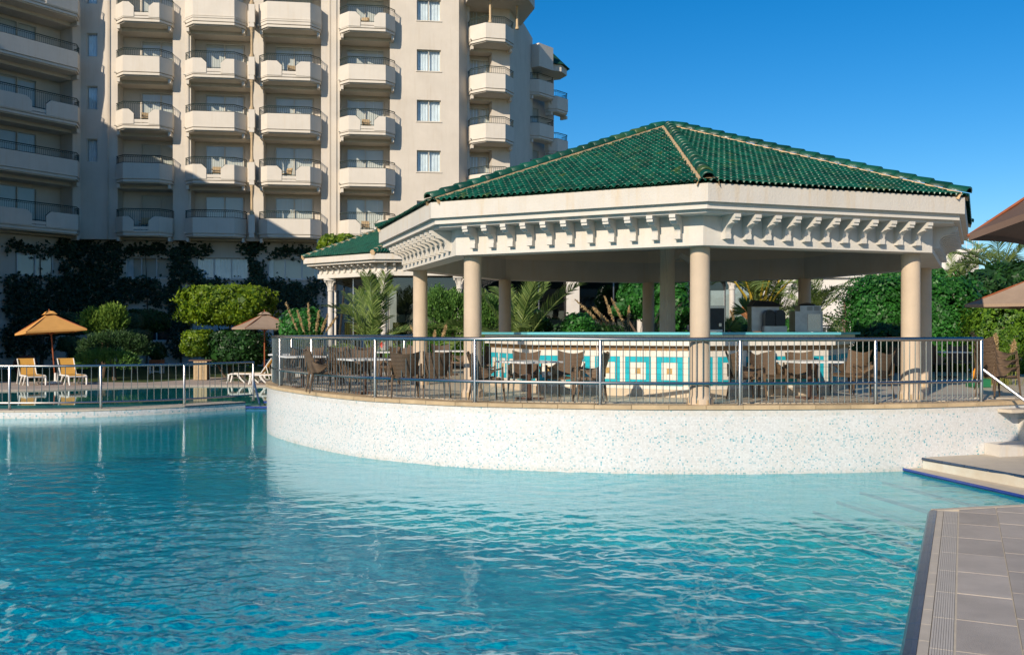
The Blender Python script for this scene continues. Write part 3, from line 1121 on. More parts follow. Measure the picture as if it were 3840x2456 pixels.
# ---- upper pool
mb = MB()
mb.poly([(-33, 25.6, 0.155), (-6.0, 28.6, 0.155), (-5.5, 38.5, 0.155), (-33, 38.5, 0.155)])
struct('upper_pool_water', mb, M['calm_water'])
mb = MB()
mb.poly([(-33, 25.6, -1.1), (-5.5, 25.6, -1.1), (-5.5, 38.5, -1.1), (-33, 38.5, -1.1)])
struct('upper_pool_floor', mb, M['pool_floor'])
FE = spline([(-33, 33.0), (-22, 33.6), (-17.7, 34.3), (-15.2, 35.9), (-13.2, 37.0), (-11.2, 37.2), (-9.4, 36.8), (-7.6, 35.0), (-6.6, 32.4), (-5.9, 31.0)], 0.5)
mb = MB()
pl = [(p.x, p.y) for p in FE] + [(-3.5, 31.0), (-9.2, 36.6), (-8.0, 44.0), (-33, 44.0)]
mb.prism(pl, -1.2, 0.195)
fd = struct('pool_deck', mb, M['deck'])
f2 = offset(FE, 0.3)
for i in range(len(FE) - 1):
    pl = [FE[i].lerp(FE[i + 1], 0.01), FE[i + 1].lerp(FE[i], 0.01), f2[i + 1].lerp(f2[i], 0.01), f2[i].lerp(f2[i + 1], 0.01)]
    MB().prism([(p.x, p.y) for p in pl], 0.19, 0.203).build('coping_stone', M['grate'], fd)
mb = MB()
mb.poly([(-33, 42.0, 0.199), (-21.5, 40.2, 0.199), (-15.3, 39.5, 0.199), (-14.3, 41.5, 0.199), (-14.2, 43.99, 0.199), (-33, 43.99, 0.199)])
mb.poly([(-12.6, 40.6, 0.199), (-8.6, 39.8, 0.199), (-8.1, 43.99, 0.199), (-12.4, 43.99, 0.199)])
struct('grass_verge', mb, M['lawn'])

# ---- near deck on the right, with blue edge, coping, overflow grate and tiles
A0 = Vector((5.21, 11.7))
dL = (Vector((2.69, 6.43)) - A0).normalized()          # along the pool edge towards the camera
nR = Vector((-dL.y, dL.x))                              # to the right, away from the water
if nR.x < 0:
    nR = -nR
ND = 0.10


def dk(a, b):
    """a metres along the edge towards the camera, b metres to the right of it"""
    q = A0 + dL * a + nR * b
    return (q.x, q.y)


mb = MB()
far = [(5.21, 11.7), (9.5, 12.75)]
mb.prism([dk(0.02, 0.03), dk(22, 0.03), (16, -9), (16, 14.4), (9.5, 12.75)], -1.6, ND - 0.02)
nd = struct('near_pool_deck', mb, M['grout'])
ft = (Vector((9.5, 12.75)) - A0).normalized()
along = 0.0
for k_ in range(46):
    a0 = k_ * 0.42
    pr = [(0.0 - 0.045, ND - 0.11), (-0.055, ND - 0.05), (-0.03, ND - 0.008), (0.02, ND + 0.004), (0.055, ND + 0.004), (0.055, ND - 0.11)]
    vs, fs = [], []
    for aa in (a0 + 0.004, a0 + 0.416):
        for b, z in pr:
            x, y = dk(aa, b)
            vs.append((x, y, z))
    n = len(pr)
    fs = [(i_, (i_ + 1) % n, n + (i_ + 1) % n, n + i_) for i_ in range(n)] + [tuple(reversed(range(n))), tuple(range(n, 2 * n))]
    MB().add(vs, fs).build('edge_tile', M['blue_tile'], nd)
    MB().prism([dk(a0 + .003, 0.058), dk(a0 + .417, 0.058), dk(a0 + .417, 0.128), dk(a0 + .003, 0.128)], ND - 0.03, ND + 0.001).build('coping_stone', M['coping'], nd)
for k_ in range(24):
    a0 = k_ * 0.8
    fx = 0.0 if k_ else 0.0
    # grate slats joined per section
    g = MB()
    for b in range(9):
        b0 = 0.135 + b * 0.0165
        g.prism([dk(a0 + .004, b0), dk(a0 + .796, b0), dk(a0 + .796, b0 + 0.014), dk(a0 + .004, b0 + 0.014)], ND - 0.02, ND - 0.001)
    o = g.build('grate_section', M['grate'], nd)
TW = 0.42
for k_ in range(-3, 27):
    a0 = k_ * 0.8
    for c_ in range(0, 6):
        b0 = 0.295 + c_ * (TW + 0.0) + (0.0)
        shift = 0.0 if c_ == 0 else 0.37 + 0.21 * c_
        q = [dk(a0 + shift + .008, b0 + .005), dk(a0 + shift + .792, b0 + .005), dk(a0 + shift + .792, b0 + TW - .005), dk(a0 + shift + .008, b0 + TW - .005)]
        # keep the tile on the near side of the deck's far edge
        def sgn(p):
            v = Vector(p) - A0
            return ft.x * v.y - ft.y * v.x
        q2 = []
        for i_ in range(4):
            p_, r_ = q[i_], q[(i_ + 1) % 4]
            s1, s2 = sgn(p_) + 0.07, sgn(r_) + 0.07
            if s1 <= 0:
                q2.append(p_)
            if s1 * s2 < 0:
                tt = s1 / (s1 - s2)
                q2.append((p_[0] + (r_[0] - p_[0]) * tt, p_[1] + (r_[1] - p_[1]) * tt))
        if len(q2) >= 3 and q2[0][0] < 9:
            MB().prism(q2, ND - 0.03, ND + random.uniform(-0.001, 0.0015)).build('deck_tile', M['deck_tile'], nd)
for k_ in range(10):
    p0 = A0 + ft * (0.45 * k_ + 0.003)
    p1 = A0 + ft * (0.45 * k_ + 0.447)
    n_ = Vector((ft.y, -ft.x))
    q = [p0 + n_ * 0.065, p1 + n_ * 0.065, p1 - n_ * 0.03, p0 - n_ * 0.03]
    MB().prism([(p.x, p.y) for p in q], ND - 0.06, ND + 0.006).build('coping_stone', M['coping'], nd)

# ---- broad steps into the water on the right
e0, e1 = Vector((6.47, 15.66)), Vector((6.97, 13.4))
dS = (e1 - e0).normalized()
nS = Vector((dS.y, -dS.x))                   # towards the pool (left)
if nS.x > 0:
    nS = -nS
ps = thing('entry_steps', 'pale mosaic steps with blue edge running into the water at the right', 'steps', (7.2, 14.6, 0))


def quad_between(o0, o1, z0, z1, name, mat, l0=-0.4, l1=3.6):
    p = [e0 + dS * l0 + nS * o0, e0 + dS * l1 + nS * o0, e0 + dS * l1 + nS * o1, e0 + dS * l0 + nS * o1]
    m_ = MB().prism([(q.x, q.y) for q in (p if o0 > o1 else reversed(p))], z0, z1)
    return m_.build(name, mat, ps)


quad_between(0.0, -3.6, -1.6, 0.045, 'platform', M['coping'])
MB().prism([(6.80, 15.62), (7.30, 13.95), (7.8, 12.5), (14, 13.6), (14, 20), (9.2, 17.2)], 0.046, 0.20).build('upper_platform', M['step_mosaic'], ps)
MB().prism([(6.84, 15.62), (7.33, 13.95), (7.83, 12.5), (14, 13.6), (14, 20), (9.2, 17.2)], 0.2005, 0.222).build('platform_top', M['coping'], ps)
for k_ in range(7):
    p0 = Vector((6.80, 15.62)).lerp(Vector((7.8, 12.5)), k_ / 7 + 0.002)
    p1 = Vector((6.80, 15.62)).lerp(Vector((7.8, 12.5)), (k_ + 1) / 7 - 0.002)
    MB().tube([(p0.x - .012, p0.y, 0.205), (p1.x - .012, p1.y, 0.205)], 0.024, 8).build('edge_tile', M['blue_tile'], ps, smooth='auto')
    p0 = e0 + dS * (k_ * 0.45 + 0.003)
    p1 = e0 + dS * (k_ * 0.45 + 0.447)
    MB().tube([(p0.x, p0.y, 0.03), (p1.x, p1.y, 0.03)], 0.026, 8).build('edge_tile', M['deep_blue'], ps, smooth='auto')
for k_ in range(5):
    quad_between(0.40 * (k_ + 1), 0.40 * k_ + 0.001, -1.6, -0.16 - 0.15 * k_, 'submerged_step', M['step_mosaic'], -0.9)
    quad_between(0.40 * (k_ + 1) + 0.004, 0.40 * (k_ + 1) - 0.035, -0.2 - 0.15 * k_, -0.157 - 0.15 * k_, 'step_nosing', M['blue_tile'], -0.9)
quad_between(3.4, 2.001, -1.6, -1.0, 'submerged_step', M['step_mosaic'], -0.9)
MB().prism([(8.05, 16.08), (8.12, 15.7), (12, 16.8), (12, 19), (9.0, 17)], 0.223, 0.42).build('terrace_step', M['fascia'], ps)
MB().prism([(8.75, 16.5), (8.9, 16.1), (12, 17.2), (12, 19), (9.4, 17.4)], 0.421, 0.80).build('terrace_step', M['fascia'], ps)
MB().prism([(8.33, 16.18), (8.45, 15.95), (12, 17.1), (12, 19), (9.0, 17)], 0.93, 0.985).build('stair_landing', M['coping'], ps)


# ================================================================== FENCES
def path_len(pts):
    L = [0.0]
    for a, b in zip(pts, pts[1:]):
        L.append(L[-1] + (b - a).length)
    return L


def at_len(pts, L, s):
    for i in range(len(L) - 1):
        if L[i + 1] >= s:
            t = (s - L[i]) / max(1e-9, L[i + 1] - L[i])
            return pts[i].lerp(pts[i + 1], t)
    return pts[-1].copy()


def fence(t, pts, z, post_s, H, mid, bar_step, r_top, r_bar, r_post, jitter=0.0, bar_low=0.03, bar_mid=None):
    L = path_len(pts)
    dense = resample(pts, 0.12)
    MB().tube([(p.x, p.y, z + H) for p in dense], r_top, 10).build('top_rail', M['steel'], t, smooth='auto')
    MB().tube([(p.x, p.y, z + mid) for p in dense], r_top * 0.8, 8).build('middle_rail', M['steel'], t, smooth='auto')
    pm = MB()
    pm.lathe([(0.055, 0), (0.055, 0.012), (r_post, 0.02), (r_post, H - 0.02), (r_post * 0.6, H)], (0, 0, 0), 12)
    me = pm.mesh('fence_post', M['steel'], smooth='auto')
    for s in post_s:
        p = at_len(pts, L, s)
        put('post', me, t, (p.x - t.location.x, p.y - t.location.y, z - t.location.z))
    b0 = bar_low if bar_mid is None else mid
    bm = MB().tube([(0, 0, b0), (0, 0, H - 0.01)], r_bar, 6).mesh('baluster', M['steel'], smooth='auto')
    n = int(L[-1] / bar_step)
    cnt = 0
    for i in range(1, n):
        s = (i + random.uniform(-jitter, jitter)) * bar_step
        if min(abs(s - q) for q in post_s) < bar_step * 0.35:
            continue
        p = at_len(pts, L, s)
        o = put('baluster', bm, t, (p.x - t.location.x, p.y - t.location.y, z - t.location.z))
        if jitter:
            o.rotation_euler = (random.uniform(-0.02, 0.02), random.uniform(-0.03, 0.03), 0)
        cnt += 1
    return L


def s_at_px(pts, L, px, first=True):
    best, bs = 1e9, 0
    res = []
    for i in range(len(pts) - 1):
        a = pts[i].x / pts[i].y * FP + 1920 - px
        b = pts[i + 1].x / pts[i + 1].y * FP + 1920 - px
        if a * b <= 0 and a != b:
            res.append(L[i] + (L[i + 1] - L[i]) * a / (a - b))
    return res[0] if first else res[-1]


fl_ = offset(edge, -0.13)
# cut at the right end post
fl_ = [p for p in fl_ if not (p.x > 8.12 and p.y < 22)]
Lf = path_len(fl_)
fence_t = thing('terrace_fence', 'curved stainless steel railing with thin uprights round the bar terrace', 'fence', (fl_[0].x, fl_[0].y, T))
front_px = [3283, 2775, 2251, 1781, 1407, 1168, 1050]
ss = [0.02] + [s_at_px(fl_, Lf, x) for x in front_px]
s_ = ss[-1] + 1.9
while s_ < Lf[-1]:
    ss.append(s_)
    s_ += 1.85
ss.append(Lf[-1] - 0.02)
fence(fence_t, fl_, T + 0.01, ss, 1.07, 0.35, 0.108, 0.036, 0.0085, 0.031)
# sloping end rails down the stairs at the right
p = fl_[0]
rr = MB()
rr.tube([(p.x + 0.02, p.y, T + 0.55), (p.x + 1.1, p.y - 0.9, T - 0.55)], 0.026, 8)
rr.tube([(p.x + 1.1, p.y - 0.9, T - 0.55), (p.x + 1.1, p.y - 0.9, 0.23)], 0.03, 8)
rr.build('stair_rail', M['dark_steel'], fence_t, smooth='auto')

lp = spline([(-24, 26.3), (-18, 25.65), (-13.3, 25.6), (-11.3, 26.0), (-9.42, 27.1), (-7.92, 28.95)], 0.3)
Ll = path_len(lp)
ft2 = thing('pool_fence', 'low stainless steel railing on the strip between the two pools at the left', 'fence', (-7.92, 28.95, 0.2))
s1 = s_at_px(lp, Ll, 378)
s2 = s_at_px(lp, Ll, 691)
fence(ft2, lp, 0.205, [s1 - 7.2, s1 - 4.8, s1 - 2.35, s1, s2, Ll[-1] - 0.02], 1.17, 0.17, 0.205, 0.034, 0.010, 0.036, 0.12, bar_mid=True)
rr = MB()
rr.tube([(-7.92, 28.95, 0.80), (-7.6, 28.5, 0.05)], 0.033, 8)
rr.tube([(-7.97, 28.95, 1.1), (-7.9, 28.93, 0.78)], 0.03, 8)
rr.build('stair_rail', M['steel'], ft2, smooth='auto')


# ================================================================== GAZEBO
GC = (3.49, 21.2)
GTH = -0.068
ZE = EYE
Rc, Rb, Re = 5.60, 5.99, 6.557


def oct_pt(c, r, k, th=GTH):
    a = th + k * PI / 4
    return (c[0] + r * math.sin(a), c[1] - r * math.cos(a))


def oct_ring(mb, c, r0, r1, z0, z1, th=GTH, n=8):
    """octagonal ring (outer r0, inner r1)"""
    o = [oct_pt(c, r0, k, th) for k in range(n)]
    i_ = [oct_pt(c, r1, k, th) for k in range(n)]
    for k in range(n):
        q = (k + 1) % n
        mb.poly([(*o[k], z0), (*o[q], z0), (*o[q], z1), (*o[k], z1)])
        mb.poly([(*i_[q], z0), (*i_[k], z0), (*i_[k], z1), (*i_[q], z1)])
        mb.poly([(*o[k], z1), (*o[q], z1), (*i_[q], z1), (*i_[k], z1)])
        mb.poly([(*i_[k], z0), (*i_[q], z0), (*o[q], z0), (*o[k], z0)])
    return mb


gz = thing('gazebo', 'octagonal open bar pavilion with green glazed tile roof and round columns', 'gazebo', (GC[0], GC[1], T))
H0 = ZE + 1.40
MB_ = MB()
oct_ring(MB_, GC, Rb, Rb - 0.42, H0, ZE + 1.95)
MB_.build('ring_beam', M['white'], gz)
m_ = MB()
oct_ring(m_, GC, Rb - 0.05, Rb - 0.41, ZE + 1.951, ZE + 2.30)
m_.build('upper_wall', M['ceiling'], gz)
m_ = MB()
oct_ring(m_, GC, Re - 0.09, Rb - 0.1, ZE + 1.93, ZE + 2.03)
oct_ring(m_, GC, Re - 0.19, Rb - 0.11, ZE + 1.88, ZE + 1.929)
m_.build('cornice', M['white'], gz)
m_ = MB()
oct_ring(m_, GC, Re, Rb - 0.2, ZE + 2.031, ZE + 2.315)
m_.build('fascia', M['fascia'], gz)
m_ = MB()
pts = [oct_pt(GC, Rb - 0.3, k) for k in range(8)]
m_.poly([(*p, ZE + 2.28) for p in reversed(pts)])
m_.build('ceiling', M['ceiling'], gz)

cprof = [(0.215, 0), (0.215, 0.10), (0.19, 0.13), (0.170, 0.16), (0.166, 1.0), (0.162, H0 - T)]
cm = MB().lathe(cprof, (0, 0, 0), 28).mesh('column', M['column'], smooth='auto')
sq = MB().prism([(0.205 * math.cos(R(22.5 + 45 * i)) / .924, 0.205 * math.sin(R(22.5 + 45 * i)) / .924) for i in range(8)], 0, 0.09).mesh('plinth', M['curb'])
for k in range(8):
    x, y = oct_pt(GC, Rc, k)
    c_ = put('column', cm, gz, (x - GC[0], y - GC[1], 0))
    put('plinth', sq, c_, (0, 0, 0.001))
# fluted centre column
fp = MB()
vs, fs = [], []
NF = 80
for zi, (z, r) in enumerate([(0, 0.19), (ZE + 2.28 - T, 0.155)]):
    for k in range(NF):
        rr_ = r * (1 - (0.06 if k % 4 in (1, 2) else 0))
        a = 2 * PI * k / NF
        vs.append((GC[0] + rr_ * math.cos(a), GC[1] + rr_ * math.sin(a), T + z))
for k in range(NF):
    fs.append((k, (k + 1) % NF, NF + (k + 1) % NF, NF + k))
fp.add(vs, fs)
fp.build('fluted_column', M['pale_column'], gz)

# brackets under the eave (side profile extruded)
def bracket_mesh(mat, sc=1.0):
    prof = [(0.0, 0.0), (0.40, 0.0), (0.40, -0.055), (0.375, -0.065), (0.375, -0.10), (0.30, -0.105), (0.30, -0.135), (0.27, -0.14)]
    for i_ in range(7):
        a = i_ / 6 * PI / 2
        prof.append((0.25 - 0.155 * math.sin(a), -0.145 - 0.135 * (1 - math.cos(a))))
    prof += [(0.095, -0.285), (0.11, -0.29), (0.11, -0.37), (0.085, -0.375), (0.0, -0.375)]
    w = 0.052
    n = len(prof)
    vs = [(s_ * w, -a, b) for s_ in (-1, 1) for a, b in prof]
    fs = [tuple(range(n)), tuple(reversed(range(n, 2 * n)))] + [(i_, n + i_, n + (i_ + 1) % n, (i_ + 1) % n) for i_ in range(n)]
    fs = [tuple(reversed(f)) for f in fs]
    vs = [(x * sc, y * sc, z * sc) for x, y, z in vs]
    return MB().add(vs, fs).mesh('bracket', mat)


bme = bracket_mesh(M['white'])
for k in range(8):
    p0, p1 = Vector(oct_pt(GC, Rb, k)), Vector(oct_pt(GC, Rb, (k + 1) % 8))
    d = (p1 - p0)
    ang = math.atan2(d.y, d.x)
    for i in range(11):
        q = p0 + d * ((i + 0.5 + 0.55) / 12.1)
        put('bracket', bme, gz, (q.x - GC[0], q.y - GC[1], ZE + 1.878 - T), ang)


# ---- tiled pyramid roofs
def tile_piece(w=0.115, ln=0.30, h=0.05, n=5):
    """half-round cover tile, eave end wider; local +Y up the slope"""
    vs, fs = [], []
    for j, (y, s_) in enumerate([(0.0, 1.0), (ln, 0.82)]):
        for i in range(n + 1):
            a = PI * i / n
            vs.append((-math.cos(a) * w * 0.47 * s_, y, math.sin(a) * h * s_ + (0.018 if j == 0 else 0.0)))
    for i in range(n):
        fs.append((i, n + 1 + i, n + 2 + i, i + 1))
    b = len(vs)
    for i in range(n + 1):      # small thickness lip at the eave end
        a = PI * i / n
        vs.append((-math.cos(a) * w * 0.36, 0.0, math.sin(a) * h * 0.72 + 0.018))
    for i in range(n):
        fs.append((i, i + 1, b + i + 1, b + i))
    return vs, fs


TV, TF = tile_piece()


def tiled_roof(t, c, th, Rr, ze, za, facets, parts_facets, pitch=0.116, row=0.205, nside=8, budget=300, corners=None, ridges=True):
    """tiles on the triangles (eave corner k, k+1, apex)"""
    tm = MB().add(TV, TF).mesh('roof_tile', M['tile'], smooth=True)
    apex = Vector((c[0], c[1], za))
    C = [Vector((*oct_pt(c, Rr, k, th), ze)) for k in range(nside)]
    base = MB()
    for k in range(nside):
        base.poly([C[k], C[(k + 1) % nside], apex])
    base.poly([tuple(q) for q in reversed(C)])
    base.build('roof_deck', M['under'], t)
    places = []
    for k in facets:
        a, b = C[k], C[(k + 1) % nside]
        ux = (b - a).normalized()
        mid = (a + b) / 2
        uy = (apex - mid)
        SL = uy.length
        uy.normalize()
        uz = ux.cross(uy)
        W = (b - a).length
        nr = int(SL / row)
        for r_ in range(nr):
            y = r_ * row - 0.05
            half = W / 2 * (1 - max(0, y + 0.12) / SL)
            nc = int(W / 2 / pitch)
            for ci in range(-nc, nc + 1):
                x = ci * pitch
                if abs(x) > half - 0.03:
                    continue
                o = mid + ux * x + uy * y + uz * (0.012 + 0.006 * random.random())
                mt = Matrix((ux, uy, uz)).transposed().to_4x4()
                mt.translation = o
                places.append((0 if k in parts_facets else 1, r_, k, mt))
    places.sort(key=lambda q: (q[0], q[1]))
    off = root_off(t)
    for _, _, _, mt in places[:budget]:
        o = bpy.data.objects.new('roof_tile', tm)
        COL.objects.link(o)
        o.parent = t
        m2 = mt.copy()
        m2.translation = mt.translation - off
        o.matrix_local = m2 @ Matrix.Rotation(random.uniform(-0.03, 0.03), 4, 'Z')
    V = np.array(TV)
    F = np.array([f for f in TF])
    rest = places[budget:]
    if rest:
        n = len(rest)
        vs = np.zeros((n, len(V), 3))
        for i, (_, _, _, mt) in enumerate(rest):
            A = np.array(mt.to_3x3())
            vs[i] = V @ A.T + np.array(mt.translation - off)
        me = bpy.data.meshes.new('field_tiles')
        fv = (F[None] + (np.arange(n) * len(V))[:, None, None]).reshape(-1)
        me.vertices.add(n * len(V))
        me.vertices.foreach_set('co', vs.reshape(-1).astype(np.float32))
        me.loops.add(len(fv))
        me.loops.foreach_set('vertex_index', fv.astype(np.int32))
        me.polygons.add(len(fv) // 4)
        me.polygons.foreach_set('loop_start', np.arange(0, len(fv), 4, dtype=np.int32))
        me.update(calc_edges=True)
        me.polygons.foreach_set('use_smooth', [True] * len(me.polygons))
        me.materials.append(M['tile'])
        o = put('field_tiles', me, t)
        o['kind'] = 'stuff'
    if ridges:
        rv, rf = tile_piece(0.26, 0.42, 0.105, 6)
        rm = MB().add(rv, rf).mesh('ridge_tile', M['ridge'], smooth=True)
        for k in range(nside):
            a = C[k]
            uy = (apex - a)
            LL = uy.length
            uy.normalize()
            ux = uy.cross(Vector((0, 0, 1))).normalized()
            uz = ux.cross(uy)
            mo = MB()
            for s_ in (-1, 1):
                q = [a + ux * s_ * 0.15, apex + ux * s_ * 0.02, apex + uz * 0.05, a + uz * 0.07]
                mo.poly(q if s_ < 0 else list(reversed(q)))
            # mortar bed: a low flattened tube along the ridge
            bed = [a + uy * 0.03 + uz * 0.0, apex - uy * 0.05]
            w_ = MB()
            ns = int(LL / 0.12)
            top, bl, br = [], [], []
            for i in range(ns + 1):
                p_ = a.lerp(apex, i / ns)
                jj = random.uniform(-0.012, 0.012)
                bl.append(p_ - ux * (0.175 + jj) - uz * 0.06)
                br.append(p_ + ux * (0.175 - jj) - uz * 0.06)
                top.append(p_ + uz * (0.062 + jj * 0.4))
            for i in range(ns):
                tl = [bl[i] + ux * 0.03 + uz * 0.125, bl[i + 1] + ux * 0.03 + uz * 0.125]
                tr_ = [br[i] - ux * 0.03 + uz * 0.125, br[i + 1] - ux * 0.03 + uz * 0.125]
                w_.poly([bl[i], bl[i + 1], tl[1], tl[0]])
                w_.poly([tr_[0], tr_[1], br[i + 1], br[i]])
                w_.poly([tl[0], tl[1], tr_[1], tr_[0]])
            w_.build('mortar_bed', M['mortar'], t)
            nt = int(LL / 0.34)
            for i in range(nt):
                o_ = a + uy * (i * 0.34 - 0.04) + uz * (0.065 + random.uniform(-.004, .004))
                mt = Matrix((ux, uy, uz)).transposed().to_4x4()
                mt.translation = o_ - off
                o = bpy.data.objects.new('ridge_tile', rm)
                COL.objects.link(o)
                o.parent = t
                o.matrix_local = mt


tiled_roof(gz, GC, GTH, Re - 0.0, ZE + 2.325, ZE + 4.60, range(8), [7, 0])
fm = MB().lathe([(0.20, 0.0), (0.20, 0.05), (0.12, 0.08), (0.03, 0.09)], (GC[0], GC[1], ZE + 4.60), 12)
fm.build('roof_cap', M['ridge'], gz, smooth='auto')

# ================================================================== BAR COUNTER
bar = thing('bar_counter', 'octagonal tiled bar counter with turquoise square pattern and teal top', 'bar', (GC[0], GC[1], T))
RB, RT = 3.97, 4.24
m_ = MB()
oct_ring(m_, GC, RT, RT - 0.75, T + 1.15, T + 1.195)
m_.build('counter_top', M['counter'], bar)
m_ = MB()
oct_ring(m_, GC, RB + 0.14, RB - 0.2, T + 0.945, T + 1.149)
m_.build('counter_apron', M['bar_white'], bar)
m_ = MB()
oct_ring(m_, GC, RB - 0.012, RB - 0.2, T + 0.001, T + 0.944)
m_.build('bar_wall', M['grout'], bar)
m_ = MB()
oct_ring(m_, GC, RB + 0.03, RB - 0.01, T + 0.002, T + 0.135)
m_.build('skirting', M['skirting'], bar)
rest = {'w': MB(), 't': MB(), 'g': MB()}
tw = 0.765 * RB / 30
tme = {}
for key, mt in (('w', 'bar_white'), ('t', 'bar_teal'), ('g', 'bar_gold')):
    tme[key] = MB().box((0, 0.004, 0), (tw - 0.004, 0.012, 0.102)).mesh('wall_tile', M[mt])
bandm = MB()
for k in range(8):
    p0, p1 = Vector(oct_pt(GC, RB, k)), Vector(oct_pt(GC, RB, (k + 1) % 8))
    d = (p1 - p0).normalized()
    nrm = Vector((d.y, -d.x))
    ang = math.atan2(d.y, d.x)
    full = (p1 - p0).length
    a, b = p0 + nrm * 0.02, p1 + nrm * 0.02
    bandm.poly([(a.x, a.y, T + .862), (b.x, b.y, T + .862), (b.x, b.y, T + .943), (a.x, a.y, T + .943)], [(0, .862), (full, .862), (full, .943), (0, .943)])
    bandm.poly([(a.x - nrm.x * .02, a.y - nrm.y * .02, T + .861), (b.x - nrm.x * .02, b.y - nrm.y * .02, T + .861), (b.x, b.y, T + .861), (a.x, a.y, T + .861)])
    for c_ in range(30):
        q = p0 + d * (tw * (c_ + 0.5))
        m6 = c_ % 6
        for r_ in range(7):
            if r_ == 0:
                z, h = T + 0.137 + 0.035, 0.066
            elif r_ == 6:
                z, h = T + 0.742 + 0.058, 0.112
            else:
                z, h = T + 0.207 + 0.107 * (r_ - 1) + 0.0535, 0.102
            col_ = 'w'
            if 1 <= r_ <= 5 and m6 < 5:
                if r_ in (1, 5) or m6 in (0, 4):
                    col_ = 't'
                if r_ == 3 and m6 == 2:
                    col_ = 'g'
            if k in (7, 0) and 1 <= r_ <= 5:
                put('wall_tile', tme[col_], bar, (q.x - GC[0], q.y - GC[1], z - T), ang)
            else:
                qq = q + nrm * -0.004
                rest[col_].box((qq.x, qq.y, z), (tw - 0.004, 0.012, h), ang)
        if k in (6, 7, 0, 1):
            q2 = q + nrm * 0.142
bandm.build('patterned_border', M['band'], bar)
for key, nm, mt in (('w', 'white_tiles', 'bar_white'), ('t', 'turquoise_tiles', 'bar_teal'), ('g', 'gold_tiles', 'bar_gold')):
    o = rest[key].build(nm, M[mt], bar)
    o['kind'] = 'stuff'
# upright tiles of the counter apron
ap = MB()
for k in range(8):
    p0, p1 = Vector(oct_pt(GC, RB + 0.14, k)), Vector(oct_pt(GC, RB + 0.14, (k + 1) % 8))
    d = (p1 - p0).normalized()
    nrm = Vector((d.y, -d.x))
    L_ = (p1 - p0).length
    n = 31
    for c_ in range(n):
        q = p0 + d * (L_ * (c_ + .5) / n) + nrm * 0.004
        ap.box((q.x, q.y, T + 1.047), (L_ / n - 0.005, 0.01, 0.196), math.atan2(d.y, d.x))
o = ap.build('apron_tiles', M['bar_white'], bar)
o['kind'] = 'stuff'


# ---- equipment on the bar
def on_bar(px, k0=0):
    """point on the counter behind pixel px"""
    return px


Yc = 18.3
e1_ = thing('drinks_machine', 'black drinks dispenser with steel frame on the bar beside the front column', 'drinks machine', P(2672, 1243, Yc)[:2] + (T + 1.196,))
x, y = e1_.location.x, e1_.location.y
z = T + 1.196
MB().box((x, y, z + 0.24), (0.36, 0.36, 0.44)).build('body', M['black_plastic'], e1_)
MB().box((x, y, z + 0.485), (0.39, 0.39, 0.05)).build('lid', M['steel'], e1_)
for s_ in (-1, 1):
    MB().box((x + s_ * 0.187, y - 0.02, z + 0.23), (0.012, 0.36, 0.46)).build('side_frame', M['steel'], e1_)
MB().box((x + 0.10, y - 0.20, z + 0.14), (0.05, 0.05, 0.06)).build('tap', M['steel'], e1_)
MB().box((x, y - 0.183, z + 0.03), (0.3, 0.03, 0.04)).build('drip_tray', M['dark_steel'], e1_)

e2_ = thing('juice_machine', 'stainless machine with dark sloping lid and two black round tubs on the bar', 'drinks machine', (PX(2868, 18.6), 18.6, z))
x, y = e2_.location.x, e2_.location.y
MB().box((x - 0.02, y + 0.05, z + 0.27), (0.54, 0.34, 0.50)).build('body', M['dark_steel'], e2_)
lid = MB()
lid.add([(x - .30, y - .2, z + .50), (x + .33, y - .2, z + .50), (x + .33, y + .28, z + .52), (x - .30, y + .28, z + .52), (x - .20, y - .1, z + .62), (x + .14, y - .1, z + .60), (x + .14, y + .2, z + .62), (x - .20, y + .2, z + .64)],
        [(3, 2, 1, 0), (4, 5, 6, 7), (0, 1, 5, 4), (1, 2, 6, 5), (2, 3, 7, 6), (3, 0, 4, 7)])
lid.build('lid', M['black_plastic'], e2_)
for s_ in (0, 1):
    cx_ = x + 0.02 + s_ * 0.20
    pr = [(-.095, 0), (.095, 0), (.095, .22)] + [(.095 * math.cos(a * PI / 8), .22 + .095 * math.sin(a * PI / 8)) for a in range(1, 8)] + [(-.095, .22)]
    n = len(pr)
    vs = [(cx_ + a, y - 0.32 + q, z + 0.12 + b) for q in (0, 0.16) for a, b in pr]
    fs = [tuple(range(n)), tuple(reversed(range(n, 2 * n)))] + [(i_, n + i_, n + (i_ + 1) % n, (i_ + 1) % n) for i_ in range(n)]
    MB().add(vs, fs).build('tub', M['black_plastic'], e2_)
MB().box((x + 0.12, y - 0.24, z + 0.06), (0.44, 0.2, 0.115)).build('tap_base', M['dark_steel'], e2_)

e3_ = thing('ice_cabinet', 'stainless steel cabinet with hinged door and vents on the right of the bar', 'cabinet', (PX(3022, 18.9), 18.9, z))
x, y = e3_.location.x, e3_.location.y
MB().box((x, y, z + 0.21), (0.55, 0.4, 0.41)).build('body', M['dark_steel'], e3_)
MB().box((x + 0.04, y, z + 0.47), (0.42, 0.36, 0.11)).build('vent_box', M['dark_steel'], e3_)
MB().box((x + 0.10, y - 0.21, z + 0.19), (0.25, 0.02, 0.34)).build('door', M['steel'], e3_)
for i_ in range(2):
    g = MB()
    for j_ in range(4):
        g.box((x + 0.02 + i_ * 0.14, y - 0.185, z + 0.435 + j_ * 0.02), (0.11, 0.006, 0.008))
    g.build('vent_slots', M['black_plastic'], e3_)
MB().lathe([(0.17, 0), (0.16, 0.03), (0.05, 0.06), (0.02, 0.065)], (x + 0.02, y, z + 0.525), 16).build('lid_dome', M['black_plastic'], e3_, smooth='auto')

